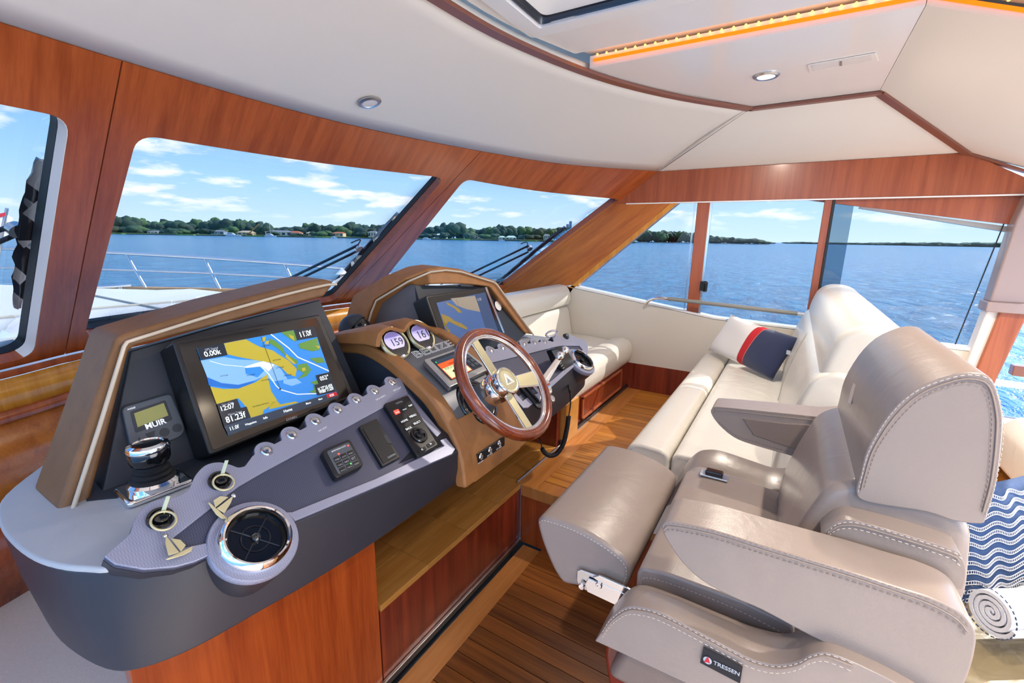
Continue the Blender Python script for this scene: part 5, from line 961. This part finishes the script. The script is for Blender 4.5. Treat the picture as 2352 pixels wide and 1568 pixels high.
# blue wavy pillow, rolled towel and settee aft of the helm seat
se = thing('aft_settee', (1.9, -.9, 0), 'olive leather settee seen behind the helm seat', 'sofa')
slab('seat_cushion', rpoly([V((1.30, -.36, .40)), V((2.45, -.36, .40)), V((2.45, -1.10, .40)), V((1.30, -1.10, .40))], .04), (0, 0, .14), 'olive_leather', se, .025, 4)
box('seat_base', (1.34, -1.08, 0), (2.42, -.42, .41), 'headliner_gloss', se, .01)
prof_x('back_cushion', [(-1.04, .52), (-1.06, .80), (-1.12, .93), (-1.24, .95), (-1.30, .85), (-1.28, .52)], 1.3, 2.5, 'cream_leather', se, .03, .03)
q = [at_z(2186, 1395, .555)]
pb0, pb1 = at_x(2188, 1398, 1.62), at_x(2380, 1330, 1.80); pt1, pt0 = at_x(2375, 1085, 1.86), at_x(2175, 1120, 1.70)
pr2, pf2 = pillow('throw_pillow', [pb0, pb1, pt1, pt0], .05, 'blue pillow with white wavy embroidery behind the helm seat', 'pillow', [(0, 1, 'cloth_blue')])
n2 = (pb1-pb0).cross(pt0-pb0).normalized()
if n2.dot(EYE-pb0) < 0: s2 = -1
else: s2 = 1
for r_ in range(12):
    v0 = .07+r_*.074+(r_//3)*.012; parts = []
    path = [pf2(.03+.94*i/60, min(.97, max(.03, v0+.022*math.sin(i/60*math.pi*7+r_*.15))), s2)+n2*s2*.002 for i in range(61)]
    for o_ in (-1, 1):
        v, f = tube_mesh([p+(pt0-pb0).normalized()*.0045*o_ for p in path], .0012, 5); parts.append((v, f))
    for i in range(0, 60):
        p = path[i]; u_ = (pt0-pb0).normalized()*.0042; v, f = tube_mesh([p-u_, p+u_], .0009, 4); parts.append((v, f))
    multi('wave_embroidery', parts, 'yarn', pr2)
tc_ = at_x(2362, 1402, 1.50); tw = thing('rolled_towel', tc_-V((0, 0, .07)), 'rolled white towel on the olive settee next to the blue pillow', 'towel')
axis = V((.55, -.80, .0)).normalized(); e1 = axis.cross(V((0, 0, 1))).normalized(); e2 = V((0, 0, 1))
sp_o = []; sp_i = []
for k in range(120):
    a = k*.21; r_ = .006+.052*k/119; d_ = e1*math.cos(a)+e2*math.sin(a); sp_o.append(tc_+d_*r_); sp_i.append(tc_+d_*(r_-.009 if r_ > .012 else r_*.4))
loft('towel_roll', [[p-axis*.10 for p in sp_o+sp_i[::-1]], [p+axis*.25 for p in sp_o+sp_i[::-1]]], 'towel', tw, ang=60)
stitches('hem', [tc_+(e1*math.cos(a)+e2*math.sin(a))*.0585-axis*.101 for a in [.2*k for k in range(32)]], -axis, 'cloth_navy', tw, .012, .008, .003)
fz_ = at_z(2260, 1555, .36); th_ = thing('folded_throw', (1.52, -.52, 0), 'blue and white folded throw at the foot of the olive settee', 'blanket')
slab('cloth', rpoly([at_z(2215, 1568, .38), at_z(2232, 1500, .38), at_z(2300, 1580, .38), at_z(2300, 1640, .38), at_z(2215, 1640, .38)], .01), (0, 0, -.05), 'cloth_blue', th_, .01)
wb = thing('window_bench', (3.2, -1.5, STEP), 'white upholstered window seat at the far right behind the pillar', 'bench')
prof_x('back_rest', [(-1.02, .42), (-1.04, .60), (-1.10, .665), (-1.6, .68), (-1.6, .42)], 2.6, 3.3, 'cream_leather', wb, .03, .03); prof_x('ledge', [(-1.0, .40), (-1.0, .56), (-1.7, .56), (-1.7, .40)], 3.32, 3.62, 'cream_panel', wb, .02)
# ------------------------------------------------------------------ ceiling fittings
def downlight(c, n, r, label, lens):
    t_ = thing('downlight', c, label, 'lamp', 'recessed ceiling lights'); lathe('bezel', c, n, [(r*.62, 0), (r, 0), (r, .004), (r*.86, .009), (r*.68, .008), (r*.64, .004)], 'brushed', t_, 40, close=True); lathe('lens', c, n, [(r*.66, .001), (r*.66, .006), (0, .007)], lens, t_, 32)
    return t_
d1 = downlight(at_z(1760, 173, ZT), V((0, 0, -1)), .052, 'round chrome downlight, lit, in the white ceiling panel', 'lamp_lens')
pl = bpy.data.lights.new('downlight_lamp', 'AREA'); pl.shape = 'DISK'; pl.size = .06; pl.energy = 14; pl.color = (1, .88, .74)
plo = bpy.data.objects.new('downlight_lamp', pl); COL.objects.link(plo); plo.location = at_z(1760, 173, ZT)-V((0, 0, .012)); plo.parent = d1; plo.matrix_parent_inverse = root_of(d1).inverted()
# unseen lamps added in the after ceiling, to warm and brighten the cabin
an_ = V((0, -.384, -1)).normalized()
for i_, (x_, y_) in enumerate(((-.15, -.5), (.55, -.5), (1.3, -.5), (-.15, -1.1), (.55, -1.1), (1.3, -1.1), (2.6, -.75))):
    c_ = V((x_, y_, ZT+(.030 if x_ < 1.87 else 0)-.384*(-.235-y_)))
    dl_ = downlight(c_, an_, .052, 'added fill downlight in the after ceiling, ' + ('first row', 'first row', 'first row', 'second row', 'second row', 'second row', 'starboard side')[i_] + (' outboard', ' centre', ' inboard', ' outboard', ' centre', ' inboard', '')[i_], 'lamp_lens')
    p_ = bpy.data.lights.new('downlight_lamp', 'AREA'); p_.shape = 'DISK'; p_.size = .07; p_.energy = LAMP; p_.color = (1, .86, .70); p_.spread = 2.6  # light of the added fill downlight
    po_ = bpy.data.objects.new('downlight_lamp', p_); COL.objects.link(po_); po_.location = c_+an_*.012; po_.rotation_euler = an_.to_track_quat('-Z', 'Y').to_euler(); po_.parent = dl_; po_.matrix_parent_inverse = root_of(dl_).inverted()  # added fill, set just under its downlight
best = None
for r_ in HL_ROWS:
    for p in r_:
        q = p-EYE; dd = q.dot(_d); sx_, sy_ = CXP+F_PX*q.dot(RT)/dd, CYP-F_PX*q.dot(UP)/dd; e_ = (sx_-841)**2+(sy_-248)**2
        if best is None or e_ < best[0]: best = (e_, p)
pc_ = best[1]; hn = V((.05, -.28, -1)).normalized()
downlight(pc_+hn*.004, hn, .050, 'round chrome downlight, unlit, in the forward headliner', 'lamp_lens_off')
cp_ = thing('ceiling_access_panel', at_z(1935, 143, ZT), 'white rectangular access panel with small latch beside the lit downlight', 'panel')
q = [(1855, 148), (2012, 120), (2018, 138), (1860, 167)]; slab('panel_frame', [at_z(*p, ZT-.001) for p in q], (0, 0, -.004), 'headliner_gloss', cp_, .0015); q = [(1864, 150), (2001, 126), (2005, 138), (1868, 162)]; slab('panel_door', [at_z(*p, ZT-.0052) for p in q], (0, 0, -.0012), 'lamp_lens_off', cp_, .0004); slab('latch', [at_z(*p, ZT-.0065) for p in ((1929, 141), (1934, 140), (1934, 150), (1929, 151))], (0, 0, -.002), 'seam', cp_)
# amber light strip in the cove
ls = thing('light_strip', (1.95, .3, ZT+.01), 'glowing amber light strip along the edge of the white ceiling panel', 'lamp')
XL = 1.951
for nm, a, b in (('strip', V((XL, .815, ZT+.016)), V((XL, -.235, ZT+.016))), ('strip', V((XL, -.235, ZT+.016)), V((XL, -1.34, ZT+.016-.424)))):
    slab(nm, [a, b, b+V((0, 0, .012)), a+V((0, 0, .012))], (-.003, 0, 0), 'strip_amber', ls)
    n_ = 27 if abs(a.y-b.y) < 1.07 else 28
    for k in range(n_):
        p = a.lerp(b, (k+.5)/n_)+V((-.004, 0, .024)); lathe('diode', p, (-1, 0, -.3), [(.004, 0), (.0035, .003), (0, .004)], 'led_amber', ls, 8)
# roof hatch
ht = thing('roof_hatch', (1.0, .45, ZT+.030), 'white framed roof hatch with dark tinted glass', 'hatch')
def rect(x0, x1, y0, y1, z, r): return rpoly([V((x0, y0, z)), V((x1, y0, z)), V((x1, y1, z)), V((x0, y1, z))], r, 6)
def rim_ring(name, o_, i_, h, mt_, parent):
    n = len(o_); up_ = V((0, 0, h)); vs = o_+i_+[p+up_ for p in i_]+[p+up_ for p in o_]; fs = []
    for i in range(n):
        j = (i+1) % n
        for a in range(4): b = (a+1) % 4; fs.append([a*n+i, a*n+j, b*n+j, b*n+i])
    return obj(name, fixn(mesh(vs, fs)), mt_, parent, True, 30)
z0 = ZT+.030
rim_ring('frame', rect(HX0-.05, HX1+.035, HY0-.05, HY1+.045, z0-.012, .03), rect(HX0, HX1-.02, HY0, HY1-.02, z0-.012, .012), .03, 'white_gel', ht); rim_ring('rail', rect(HX0, HX1-.02, HY0, HY1-.02, z0-.006, .012), rect(HX0+.012, HX1-.032, HY0+.012, HY1-.032, z0-.006, .012), .02, 'steel', ht)
rim_ring('seal', rect(HX0+.012, HX1-.032, HY0+.012, HY1-.032, z0+.004, .012), rect(HX0+.03, HX1-.05, HY0+.03, HY1-.05, z0+.004, .02), .03, 'black_satin', ht)
rim_ring('lip', rect(HX0+.03, HX1-.05, HY0+.03, HY1-.05, z0+.01, .03), rect(HX0+.075, HX1-.10, HY0+.075, HY1-.10, z0+.035, .08), .02, 'white_gel', ht)
slab('pane', rect(HX0+.04, HX1-.06, HY0+.04, HY1-.06, z0+.05, .05), (0, 0, .008), 'hatch_glass', ht)
# ------------------------------------------------------------------ outside: foredeck, rails, wipers
BC = 1.2                                          # centre line of the boat
def hw(y): return interp([(2.2, 2.62), (3.2, 2.52), (4.4, 2.36), (5.4, 2.0), (6.2, 1.62), (7.0, 1.12), (7.6, .66), (8.1, .12)], y)
fd = empty_struct('floor.003', (BC, 4.5, .6))
rws = []
for i in range(25):
    y = 2.35+5.75*i/24; w_ = hw(y); rws.append([V((BC+w_*s_, max(y, interp(SILL, max(-1.2, min(3.6, BC+w_*s_)))+.09), .80+.02*(y-2.3)/6+.13*(1-abs(s_)**2.2)*(1-.25*(y-2.3)/6)*(1 if abs(s_) < 1 else 0))) for s_ in [-1+2*k/20 for k in range(21)]])
thick('foredeck', rws, .08, 'deck_white', fd)
ped_ = []
for i in range(17):
    y = 2.86+3.1*i/16; w_ = 1.55*(1-.10*(i/16)**2); e_ = min(1, i/1.5, (16-i)/1.5)
    ped_.append([V((BC+w_*s_, y, .895+.045*e_*(1-abs(s_)**8)+.01*math.cos(s_*3))) for s_ in [-1+2*k/24 for k in range(25)]])
sp_ = thing('sun_pad', (BC, 4.4, .9), 'white cushioned sun pad on the foredeck outside the windshield', 'cushion')
thick('pad', ped_, .05, 'deck_white', sp_)
for yy in (3.5, 4.4): tube('pad_seam', [V((BC+1.45*s_, yy, .952+.01*math.cos(s_*3))) for s_ in [-1+2*k/20 for k in range(21)]], .008, 'deck_seam', sp_, 6)
tube('pad_seam', [V((BC+.35, 2.9+3.0*k/20, .955)) for k in range(21)], .008, 'deck_seam', sp_, 6)
for sd, nm in ((1, 'starboard'), (-1, 'port')):
    ys = [2.4+5.7*i/40 for i in range(41)]
    loft('toe_rail', [[V((BC+sd*(hw(y)+a), y, .80+.02*(y-2.3)/6+b)) for a, b in ((-.05, 0), (.05, 0), (.05, .045), (-.05, .045))] for y in ys], 'rub_wood', fd, bevel=.008)
    br = thing('bow_rail', (BC+sd*2.0, 5, .85), 'polished bow rail with two bars on the %s side of the foredeck' % nm, 'railing', 'bow rails')
    def rz(y): return 1.10+.06*(y-3.4)/1.3
    def lean(y): return hw(y)+.03
    top = [V((BC+sd*lean(y), y, min(1.31, rz(y)))) for y in [2.9+5.1*i/30 for i in range(31)]]; midr = [V((BC+sd*(lean(y)-.01), y, min(1.31, rz(y))*.52+.84*.48)) for y in [2.9+5.1*i/30 for i in range(31)]]
    tube('top_bar', top, .023, 'steel', br, 10); tube('lower_bar', midr, .014, 'steel', br, 8)
    for y in (3.1, 4.15, 5.2, 6.15, 6.95, 7.6): tube('stanchion', [V((BC+sd*(hw(y-.18)-.0), y-.18, .84)), V((BC+sd*lean(y), y, min(1.31, rz(y))))], .017, 'steel', br, 8)
ck = thing('deck_cleat', at_z(262, 662, .87), 'polished cleat and chock on the foredeck near the bow', 'cleat'); cq = at_z(262, 664, .87)
for o_ in (-.06, .06): lathe('post', cq+V((o_, 0, -.02)), (0, 0, 1), [(.02, 0), (.014, .05)], 'steel', ck, 12)
tube('horn', [cq+V((-.16, 0, .04)), cq+V((0, 0, .035)), cq+V((.16, 0, .04))], .018, 'steel', ck, 10)
fl = thing('burgee', at_y(5, 520, 6.0), 'small red, white and orange flag at the bow, seen through the port window', 'flag')
tube('staff', [at_y(-6, 600, 6.0), at_y(16, 478, 6.0)], .012, 'steel', fl, 8); slab('flag_cloth', [at_y(*p, 6.0) for p in ((-40, 505), (14, 492), (30, 500), (20, 545), (-40, 548))], (0, .006, 0), 'flag_white', fl); slab('flag_stripe', [at_y(*p, 5.99) for p in ((-40, 500), (14, 487), (18, 494), (-40, 510))], (0, .004, 0), 'flag_red', fl); slab('flag_stripe', [at_y(*p, 5.99) for p in ((-20, 528), (2, 522), (-2, 538), (-20, 545))], (0, .004, 0), 'flag_orange', fl); slab('flag_stripe', [at_y(*p, 5.99) for p in ((-40, 548), (20, 546), (20, 552), (-40, 556))], (0, .004, 0), 'flag_red', fl)
def wiper(k, blade, head, arms, label, w0=.045):
    bay = bays[k]
    def P(p, h=.035): u, v = bay.find(*p, TH+h); return bay.at(u, v)+bay.nrm(u, v)*(TH+h)
    t_ = thing('windshield_wiper', P(blade[-1]), label, 'wiper', 'windshield wipers')
    bl = smooth_path([P(p) for p in blade], 8); bl2 = smooth_path([P(p, .05) for p in blade], 8); n = len(bl)
    u_, v_ = bay.find(*blade[1]); side = (bay.at(u_-.05, v_)-bay.at(u_, v_)).normalized(); nn = bay.nrm(.5, .5)
    rg = []
    for i, p in enumerate(bl):
        f = i/(n-1); w_ = w0*(math.sin(math.pi*min(1, max(0, .05+.9*f)))**.6)*(1+.10*math.sin(i*1.7)); rg.append([p, p+side*w_*.6+nn*.018, p+side*w_+nn*.004*math.sin(i*2.1), p+side*w_*.6-nn*.012])
    loft('cover', rg, 'wiper', t_, ang=60); tube('blade', bl, .006, 'black_rubber', t_, 8); tube('spine', [p+side*.010+nn*.006 for p in bl], .0045, 'steel', t_, 6)
    hc = P(head, .05); lathe('pivot', hc, nn, [(.026, -.012), (.026, .012), (.014, .016), (.010, .012), (0, .012)], 'brushed', t_, 20)
    for a, b in arms: tube('arm', smooth_path([P(a, .06), P(((a[0]+b[0])/2, (a[1]+b[1])/2), .07), P(b, .06)], 5), .0085, 'wiper', t_, 8)
    tube('hose', smooth_path([P(arms[0][0], .06), P((arms[0][0][0]-18, arms[0][0][1]-4), .09), P(arms[0][1], .06)], 8)[:9], .004, 'black_rubber', t_, 6)
wiper(0, [(100, 368), (84, 470), (66, 590), (44, 706)], (36, 527), [((34, 518), (-60, 545)), ((34, 540), (-60, 580))], 'dark wiper and its cover beside the port window pillar')
wiper(1, [(917, 491), (880, 534), (836, 582), (774, 648)], (824, 570), [((824, 562), (560, 690)), ((824, 575), (585, 690))], 'dark wiper outside the middle windshield pane', .035)
wiper(2, [(1300, 522), (1258, 556), (1206, 599), (1147, 648)], (1216, 570), [((1214, 564), (1080, 628)), ((1214, 578), (1085, 640))], 'dark wiper outside the starboard windshield pane', .035)
# side deck rail seen past the pillar
sr = thing('side_deck_rail', (4.2, -1.3, 0), 'white side deck edge and thin rails outside the aft window', 'railing')
for z, r_, mt_ in ((.62, .022, 'white_gel'), (.40, .010, 'steel')): tube('rail', [V((4.1, -.2, z+.05)), V((4.1, -4.0, z))], r_, mt_, sr, 8)
box('deck_edge', (3.72, -4.0, .18), (4.2, -.2, .22), 'white_gel', sr); box('coaming', (3.66, -4.0, .80), (3.72, -1.15, .86), 'trim_brown', sr, .005)
# ------------------------------------------------------------------ sea and shore
ZS = -1.6
sea = tag(obj('sea', mesh([(-9000, -9000, ZS), (9000, -9000, ZS), (9000, 9000, ZS), (-9000, 9000, ZS)], [[0, 1, 2, 3]]), 'sea', None, False), 'wide rippled blue water around the boat', 'water', None, 'stuff')
def far(px, D, z=0): v = ray(px, 545); p = EYE+v*D; return V((p.x, p.y, z))
HR = V((RT.x, RT.y, 0)).normalized(); HF = V((_d.x, _d.y, 0)).normalized()
def land(name, px0, px1, D0, D1, h, label, mt_, n=40, taper=0):
    pts = [far(px0+(px1-px0)*i/n, D0*(1+.02*math.sin(i*1.3)), ZS-.3) for i in range(n+1)]+[far(px1-(px1-px0)*i/n, D1, ZS-.3) for i in range(n+1)]
    return tag(slab(name, pts, (0, 0, h+.3), mt_, None), label, 'land')
land('shore', 150, 1460, 452, 600, 1.3, 'grassy near shore with houses seen through the windshield', 'lawn'); land('shore', 1440, 1768, 640, 760, .5, 'wooded point seen through the forward side window', 'shore_rock'); land('shore', 1815, 2420, 1500, 1700, .6, 'long low wooded island on the horizon', 'shore_rock')
def rockwall(px0, px1, D): return tag(slab('seawall', [far(px0+(px1-px0)*i/30, D, ZS-.3) for i in range(31)]+[far(px1-(px1-px0)*i/30, D+3, ZS-.3) for i in range(31)], (0, 0, 1.3), 'shore_rock'), 'dark stone seawall along the foot of the near shore', 'wall')
rockwall(150, 1460, 447)
def blob_tree(seed, mts, palm=False):
    rnd = random.Random(seed); parts = []
    if palm:
        v, f = tube_mesh([V((0, 0, 0)), V((.25, 0, 4)), V((.1, .1, 8))], .22, 6, taper=[.3, .22, .18]); tr_ = (v, f); lv = []
        for k in range(11):
            a = 2*math.pi*k/11+rnd.random()*.4; d_ = V((math.cos(a), math.sin(a), 0)); s_ = V((-d_.y, d_.x, 0)); vs = []; up_ = .9 if k % 2 else .2
            for i in range(5): t_ = i/4; c = V((.1, .1, 8))+d_*2.6*t_+V((0, 0, up_*t_-2.0*t_*t_)); w_ = .38*math.sin(math.pi*(.15+.8*t_)); vs += [c+s_*w_-V((0, 0, .15)), c, c-s_*w_-V((0, 0, .15))]
            fs = [[3*i+j, 3*i+j+1, 3*i+j+4, 3*i+j+3] for i in range(4) for j in range(2)]; lv.append((vs, fs))
        return tr_, lv
    lv = []
    for k in range(7):
        bm = bmesh.new(); bmesh.ops.create_icosphere(bm, subdivisions=2, radius=1)
        if k == 0: c, r_ = V((0, 0, 5.5)), V((3.6, 3.6, 2.6))
        else: a = k*1.05+rnd.random(); c, r_ = V((math.cos(a)*2.9, math.sin(a)*2.9, 3.6+rnd.random()*3.2)), V((2.3, 2.3, 1.9))*(.8+rnd.random()*.5)
        for q in bm.verts: n_ = noise.noise(q.co*2.1+V((seed*3.1, k*7.7, 0)))*.42+noise.noise(q.co*5+V((k, seed, 0)))*.22; co = q.co*(1+n_); q.co = V((co.x*r_.x, co.y*r_.y, co.z*r_.z))+c
        bm.verts.index_update(); lv.append(([q.co.copy() for q in bm.verts], [[x.index for x in f.verts] for f in bm.faces])); bm.free()
    tr_ = tube_mesh([V((0, 0, -.5)), V((.2, 0, 2.2)), V((0, .1, 4.5))], .35, 6); return tr_, lv
def join(parts):
    vs, fs = [], []
    for v, f in parts: k = len(vs); vs += v; fs += [[i+k for i in q] for q in f]
    me = bpy.data.meshes.new('t'); me.from_pydata([tuple(p) for p in vs], [], fs); me.update(); return me
PROTO = []
for sd in range(5):
    tr_, lv = blob_tree(sd, None); a, b = join(lv), join([tr_]); a.materials.append(MATS[('leaf_a', 'leaf_b', 'leaf_c', 'leaf_b', 'leaf_a')[sd]]); b.materials.append(MATS['trunk']); a.shade_smooth(); PROTO.append((a, b))
tr_, lv = blob_tree(9, None, True); a, b = join(lv), join([tr_]); a.materials.append(MATS['leaf_b']); b.materials.append(MATS['trunk']); PALM = (a, b)
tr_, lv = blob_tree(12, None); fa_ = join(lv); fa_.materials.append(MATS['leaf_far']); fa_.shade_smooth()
def tree(px, D, h, wdt, proto, label, group, parts=True):
    ref = 8.2 if proto is not PALM else 9.0
    if parts:
        r_ = bpy.data.objects.new('palm_tree' if proto is PALM else 'broadleaf_tree', None); COL.objects.link(r_); r_.location = far(px, D, ZS+(1.2 if proto is PALM else .6-.26*h)); r_.scale = (wdt/7.5, wdt/7.5, h/ref); r_.rotation_euler = (0, 0, random.random()*6.28); tag(r_, label, 'tree', group)
        for nm, me in zip(('crown', 'trunk'), proto): o = bpy.data.objects.new(nm, me); COL.objects.link(o); o.parent = r_
    else:
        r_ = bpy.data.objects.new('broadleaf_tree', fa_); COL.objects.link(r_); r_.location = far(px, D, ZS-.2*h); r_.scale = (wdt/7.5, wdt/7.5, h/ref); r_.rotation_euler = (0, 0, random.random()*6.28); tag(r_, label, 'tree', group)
skyline = [(150, 30), (285, 34), (330, 30), (345, 27), (365, 24), (400, 32), (430, 26), (460, 33), (490, 30), (515, 36), (540, 34), (560, 28), (580, 31), (600, 26), (625, 20), (645, 18), (670, 20), (690, 17), (700, 22), (725, 30), (750, 28), (770, 20), (790, 26), (810, 34), (840, 24), (870, 28), (900, 26), (940, 22), (975, 25), (1005, 22), (1025, 34), (1050, 36), (1070, 26), (1100, 24), (1125, 24), (1147, 34), (1180, 28), (1195, 30), (1230, 26), (1260, 26), (1290, 28), (1330, 30), (1380, 28), (1440, 24)]
x = 165.0; k = 0
while x < 1450:
    hpx = interp(skyline, x)*random.uniform(.86, 1.04); D = random.uniform(505, 560); h = hpx*D/1050*1.36; wpx = random.uniform(24, 40)
    tree(x, D, h, wpx*D/1050, PROTO[k % 5], 'dark green broadleaf tree in the line along the near shore', 'trees along the near shore'); k += 1; x += random.uniform(10, 17)
x = 170.0
while x < 1450:
    if x < 470 or random.random() < .45:
        D = random.uniform(470, 490); h = interp(skyline, x)*random.uniform(.45, .75)*D/1050; tree(x, D, h, random.uniform(18, 30)*D/1050, PROTO[(k*3) % 5], 'low green tree at the waterside of the near shore', 'low waterside trees'); k += 1
    x += random.uniform(14, 26)
for px in (705, 745, 757, 796, 880, 893, 1065, 1080, 1095, 1112, 1176, 1253, 1266, 560, 610): D = random.uniform(480, 500); tree(px, D, random.uniform(18, 26)*D/1050, 6.5, PALM, 'palm tree standing between the shore houses', 'palms on the near shore')
x = 1448.0
while x < 1770:
    hp_ = interp([(1440, 26), (1500, 25), (1560, 25), (1600, 22), (1650, 15), (1690, 12), (1740, 11), (1768, 5)], x)*random.uniform(.85, 1.05); tree(x, random.uniform(660, 720), hp_*680/1050*1.3, random.uniform(18, 28)*680/1050, PROTO[k % 5], 'green tree on the wooded point to starboard', 'trees on the wooded point'); k += 1; x += random.uniform(7, 12)
x = 1820.0
while x < 2420:
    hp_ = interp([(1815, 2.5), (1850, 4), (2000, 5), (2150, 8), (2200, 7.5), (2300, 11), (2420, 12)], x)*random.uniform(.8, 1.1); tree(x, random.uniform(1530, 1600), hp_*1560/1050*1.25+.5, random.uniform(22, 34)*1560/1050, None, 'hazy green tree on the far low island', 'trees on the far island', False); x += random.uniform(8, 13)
def house(px, w_, h, roof_h, wall, roof, label, D=476, nwin=3, over=1.08, zb=1.2):
    s_ = D/1050; c = far(px, D, ZS+zb); W, H, Rh, dp = w_*s_, h*s_, roof_h*s_, 9.0
    t_ = thing('house', c, label, 'house', 'houses on the near shore')
    def P(a, b, z): return c+HR*a+HF*b+V((0, 0, z))
    slab('wall', [P(-W/2, 0, 0), P(W/2, 0, 0), P(W/2, dp, 0), P(-W/2, dp, 0)], (0, 0, H), wall, t_, smooth=False)
    o = over; r4 = [P(-W/2*o, -.8, H), P(W/2*o, -.8, H), P(W/2*o, dp+.8, H), P(-W/2*o, dp+.8, H)]; r2 = [P(-W/2*.55, dp/2, H+Rh), P(W/2*.55, dp/2, H+Rh)]
    obj('roof', fixn(mesh(r4+r2, [[0, 1, 5, 4], [2, 3, 4, 5], [1, 2, 5], [3, 0, 4], [3, 2, 1, 0]])), roof, t_, False)
    for k_ in range(nwin):
        a = -W/2+W*(k_+.5)/nwin; ww = W/nwin*.28; slab('window', [P(a-ww, -.05, H*.25), P(a+ww, -.05, H*.25), P(a+ww, -.05, H*.8), P(a-ww, -.05, H*.8)], HF*-.15, 'pane_dark', t_, smooth=False)
    slab('door', [P(W*.02-.6, -.06, 0), P(W*.02+.6, -.06, 0), P(W*.02+.6, -.06, min(2.2, H*.7)), P(W*.02-.6, -.06, min(2.2, H*.7))], HF*-.2, 'house_cream', t_, smooth=False)
house(352, 24, 4, 2, 'house_white', 'roof_grey', 'low pale house half hidden in trees, leftmost on the shore'); house(390, 20, 4, 2, 'house_white', 'roof_grey', 'small pale house among dark trees left of the blue house'); house(500, 30, 7, 3, 'house_blue', 'roof_grey', 'blue grey two storey house on the left part of the shore'); house(562, 32, 6, 4, 'house_cream', 'roof_tan', 'cream house with tan roof left of the crane'); house(640, 60, 8, 4, 'house_white', 'roof_grey', 'wide white house with grey roof right of the crane', nwin=5)
house(675, 26, 7, 4, 'house_cream', 'roof_tile', 'house with an orange tiled roof beside the white house'); house(711, 14, 7, 3, 'house_cream', 'roof_tan', 'narrow cream house among palms'); house(776, 24, 8, 3, 'house_cream', 'roof_tile', 'tan house behind palms in the middle of the shore'); house(855, 18, 12, 2, 'house_white', 'roof_grey', 'tall white house just left of the middle pillar')
house(1012, 26, 8, 3, 'house_white', 'roof_mint', 'white house with a small roof tower in the third pane'); house(1082, 34, 5, 3, 'house_white', 'roof_tan', 'low white house with tan roof behind palms'); house(1112, 22, 4, 3, 'house_white', 'roof_grey', 'low white house with grey roof behind palms'); house(1150, 22, 5, 3, 'house_white', 'roof_mint', 'house with pale green roof, left of two'); house(1174, 24, 5, 4, 'house_white', 'roof_mint', 'house with pale green roof, right of two'); house(1217, 28, 6, 4, 'house_cream', 'roof_tan', 'house with a broad tan roof near the pillar'); house(1256, 13, 12, 2, 'house_white', 'roof_grey', 'narrow tall white house beside the starboard pillar')
s_ = 450/1050
cr_ = thing('dock_crane', far(575, 450, ZS), 'orange dock crane with raised boom at the waterside', 'crane'); c0 = far(572, 450, ZS+2.6); tube('boom', [c0, far(597, 450, ZS+11.5)], .55, 'crane', cr_, 6); slab('cab', [c0+HR*a+HF*b+V((0, 0, -2)) for a, b in ((-2, 0), (2, 0), (2, 3), (-2, 3))], (0, 0, 2.6), 'crane', cr_)
dk = thing('dock', far(600, 448, ZS), 'wooden boat dock in front of the white house', 'dock'); slab('deck', [far(560, 448, ZS+2.2), far(622, 448, ZS+2.2), far(622, 452, ZS+2.2), far(560, 452, ZS+2.2)], (0, 0, .5), 'pier_wood', dk)
for px in range(562, 624, 6): tube('pile', [far(px, 448, ZS-.2), far(px, 448, ZS+2.6)], .25, 'pier_wood', dk, 6)
dk2 = thing('dock', far(1180, 448, ZS), 'long low timber bulkhead dock in the third pane', 'dock'); slab('deck', [far(1100, 446, ZS+1.5), far(1290, 446, ZS+1.5), far(1290, 449, ZS+1.5), far(1100, 449, ZS+1.5)], (0, 0, .5), 'pier_wood', dk2)
for px in range(1100, 1292, 8): tube('pile', [far(px, 446, ZS-.2), far(px, 446, ZS+2.2)], .25, 'pier_wood', dk2, 6)
def boat(px, L, label, mast=0, D=444):
    c = far(px, D, ZS); t_ = thing('boat', c, label, 'boat', 'boats moored along the shore'); h = L*.11
    rg = [[c+HR*(L*(f-.5))+HF*(wv*L*.14)*q+V((0, 0, z)) for q, z in ((-1, h*1.2), (1, h*1.2), (.5, 0), (-.5, 0))] for f, wv in ((0, .9), (.3, 1), (.7, .9), (.95, .35), (1, .05))]; loft('hull', rg, 'boat_white', t_)
    rg = [[c+HR*(L*(f-.5))+HF*(.1*L)*q+V((0, 0, z)) for q, z in ((-1, h*1.1), (1, h*1.1), (.8, h*zz), (-.8, h*zz))] for f, zz in ((.12, 2.2), (.3, 2.6), (.55, 2.4), (.72, 1.4))]; loft('cabin', rg, 'boat_white', t_); slab('window', [c+HR*(L*a)-HF*(.101*L)+V((0, 0, b*h)) for a, b in ((-.3, 1.6), (.05, 1.6), (.02, 2.0), (-.3, 2.0))], -HF*.1, 'pane_dark', t_)
    if mast: tube('mast', [c+V((0, 0, h)), c+V((0, 0, mast))], .12, 'boat_white', t_, 6)
boat(534, 12, 'white motor yacht moored left of the crane'); boat(551, 4.5, 'small white tender in front of the motor yacht'); boat(622, 11, 'white sailing boat with bare mast at the wooden dock', 14); boat(767, 6, 'small white boat at the lawn left of the middle pillar'); boat(980, 8, 'white boat at the left edge of the third pane'); boat(1152, 6, 'small white boat at the timber bulkhead')
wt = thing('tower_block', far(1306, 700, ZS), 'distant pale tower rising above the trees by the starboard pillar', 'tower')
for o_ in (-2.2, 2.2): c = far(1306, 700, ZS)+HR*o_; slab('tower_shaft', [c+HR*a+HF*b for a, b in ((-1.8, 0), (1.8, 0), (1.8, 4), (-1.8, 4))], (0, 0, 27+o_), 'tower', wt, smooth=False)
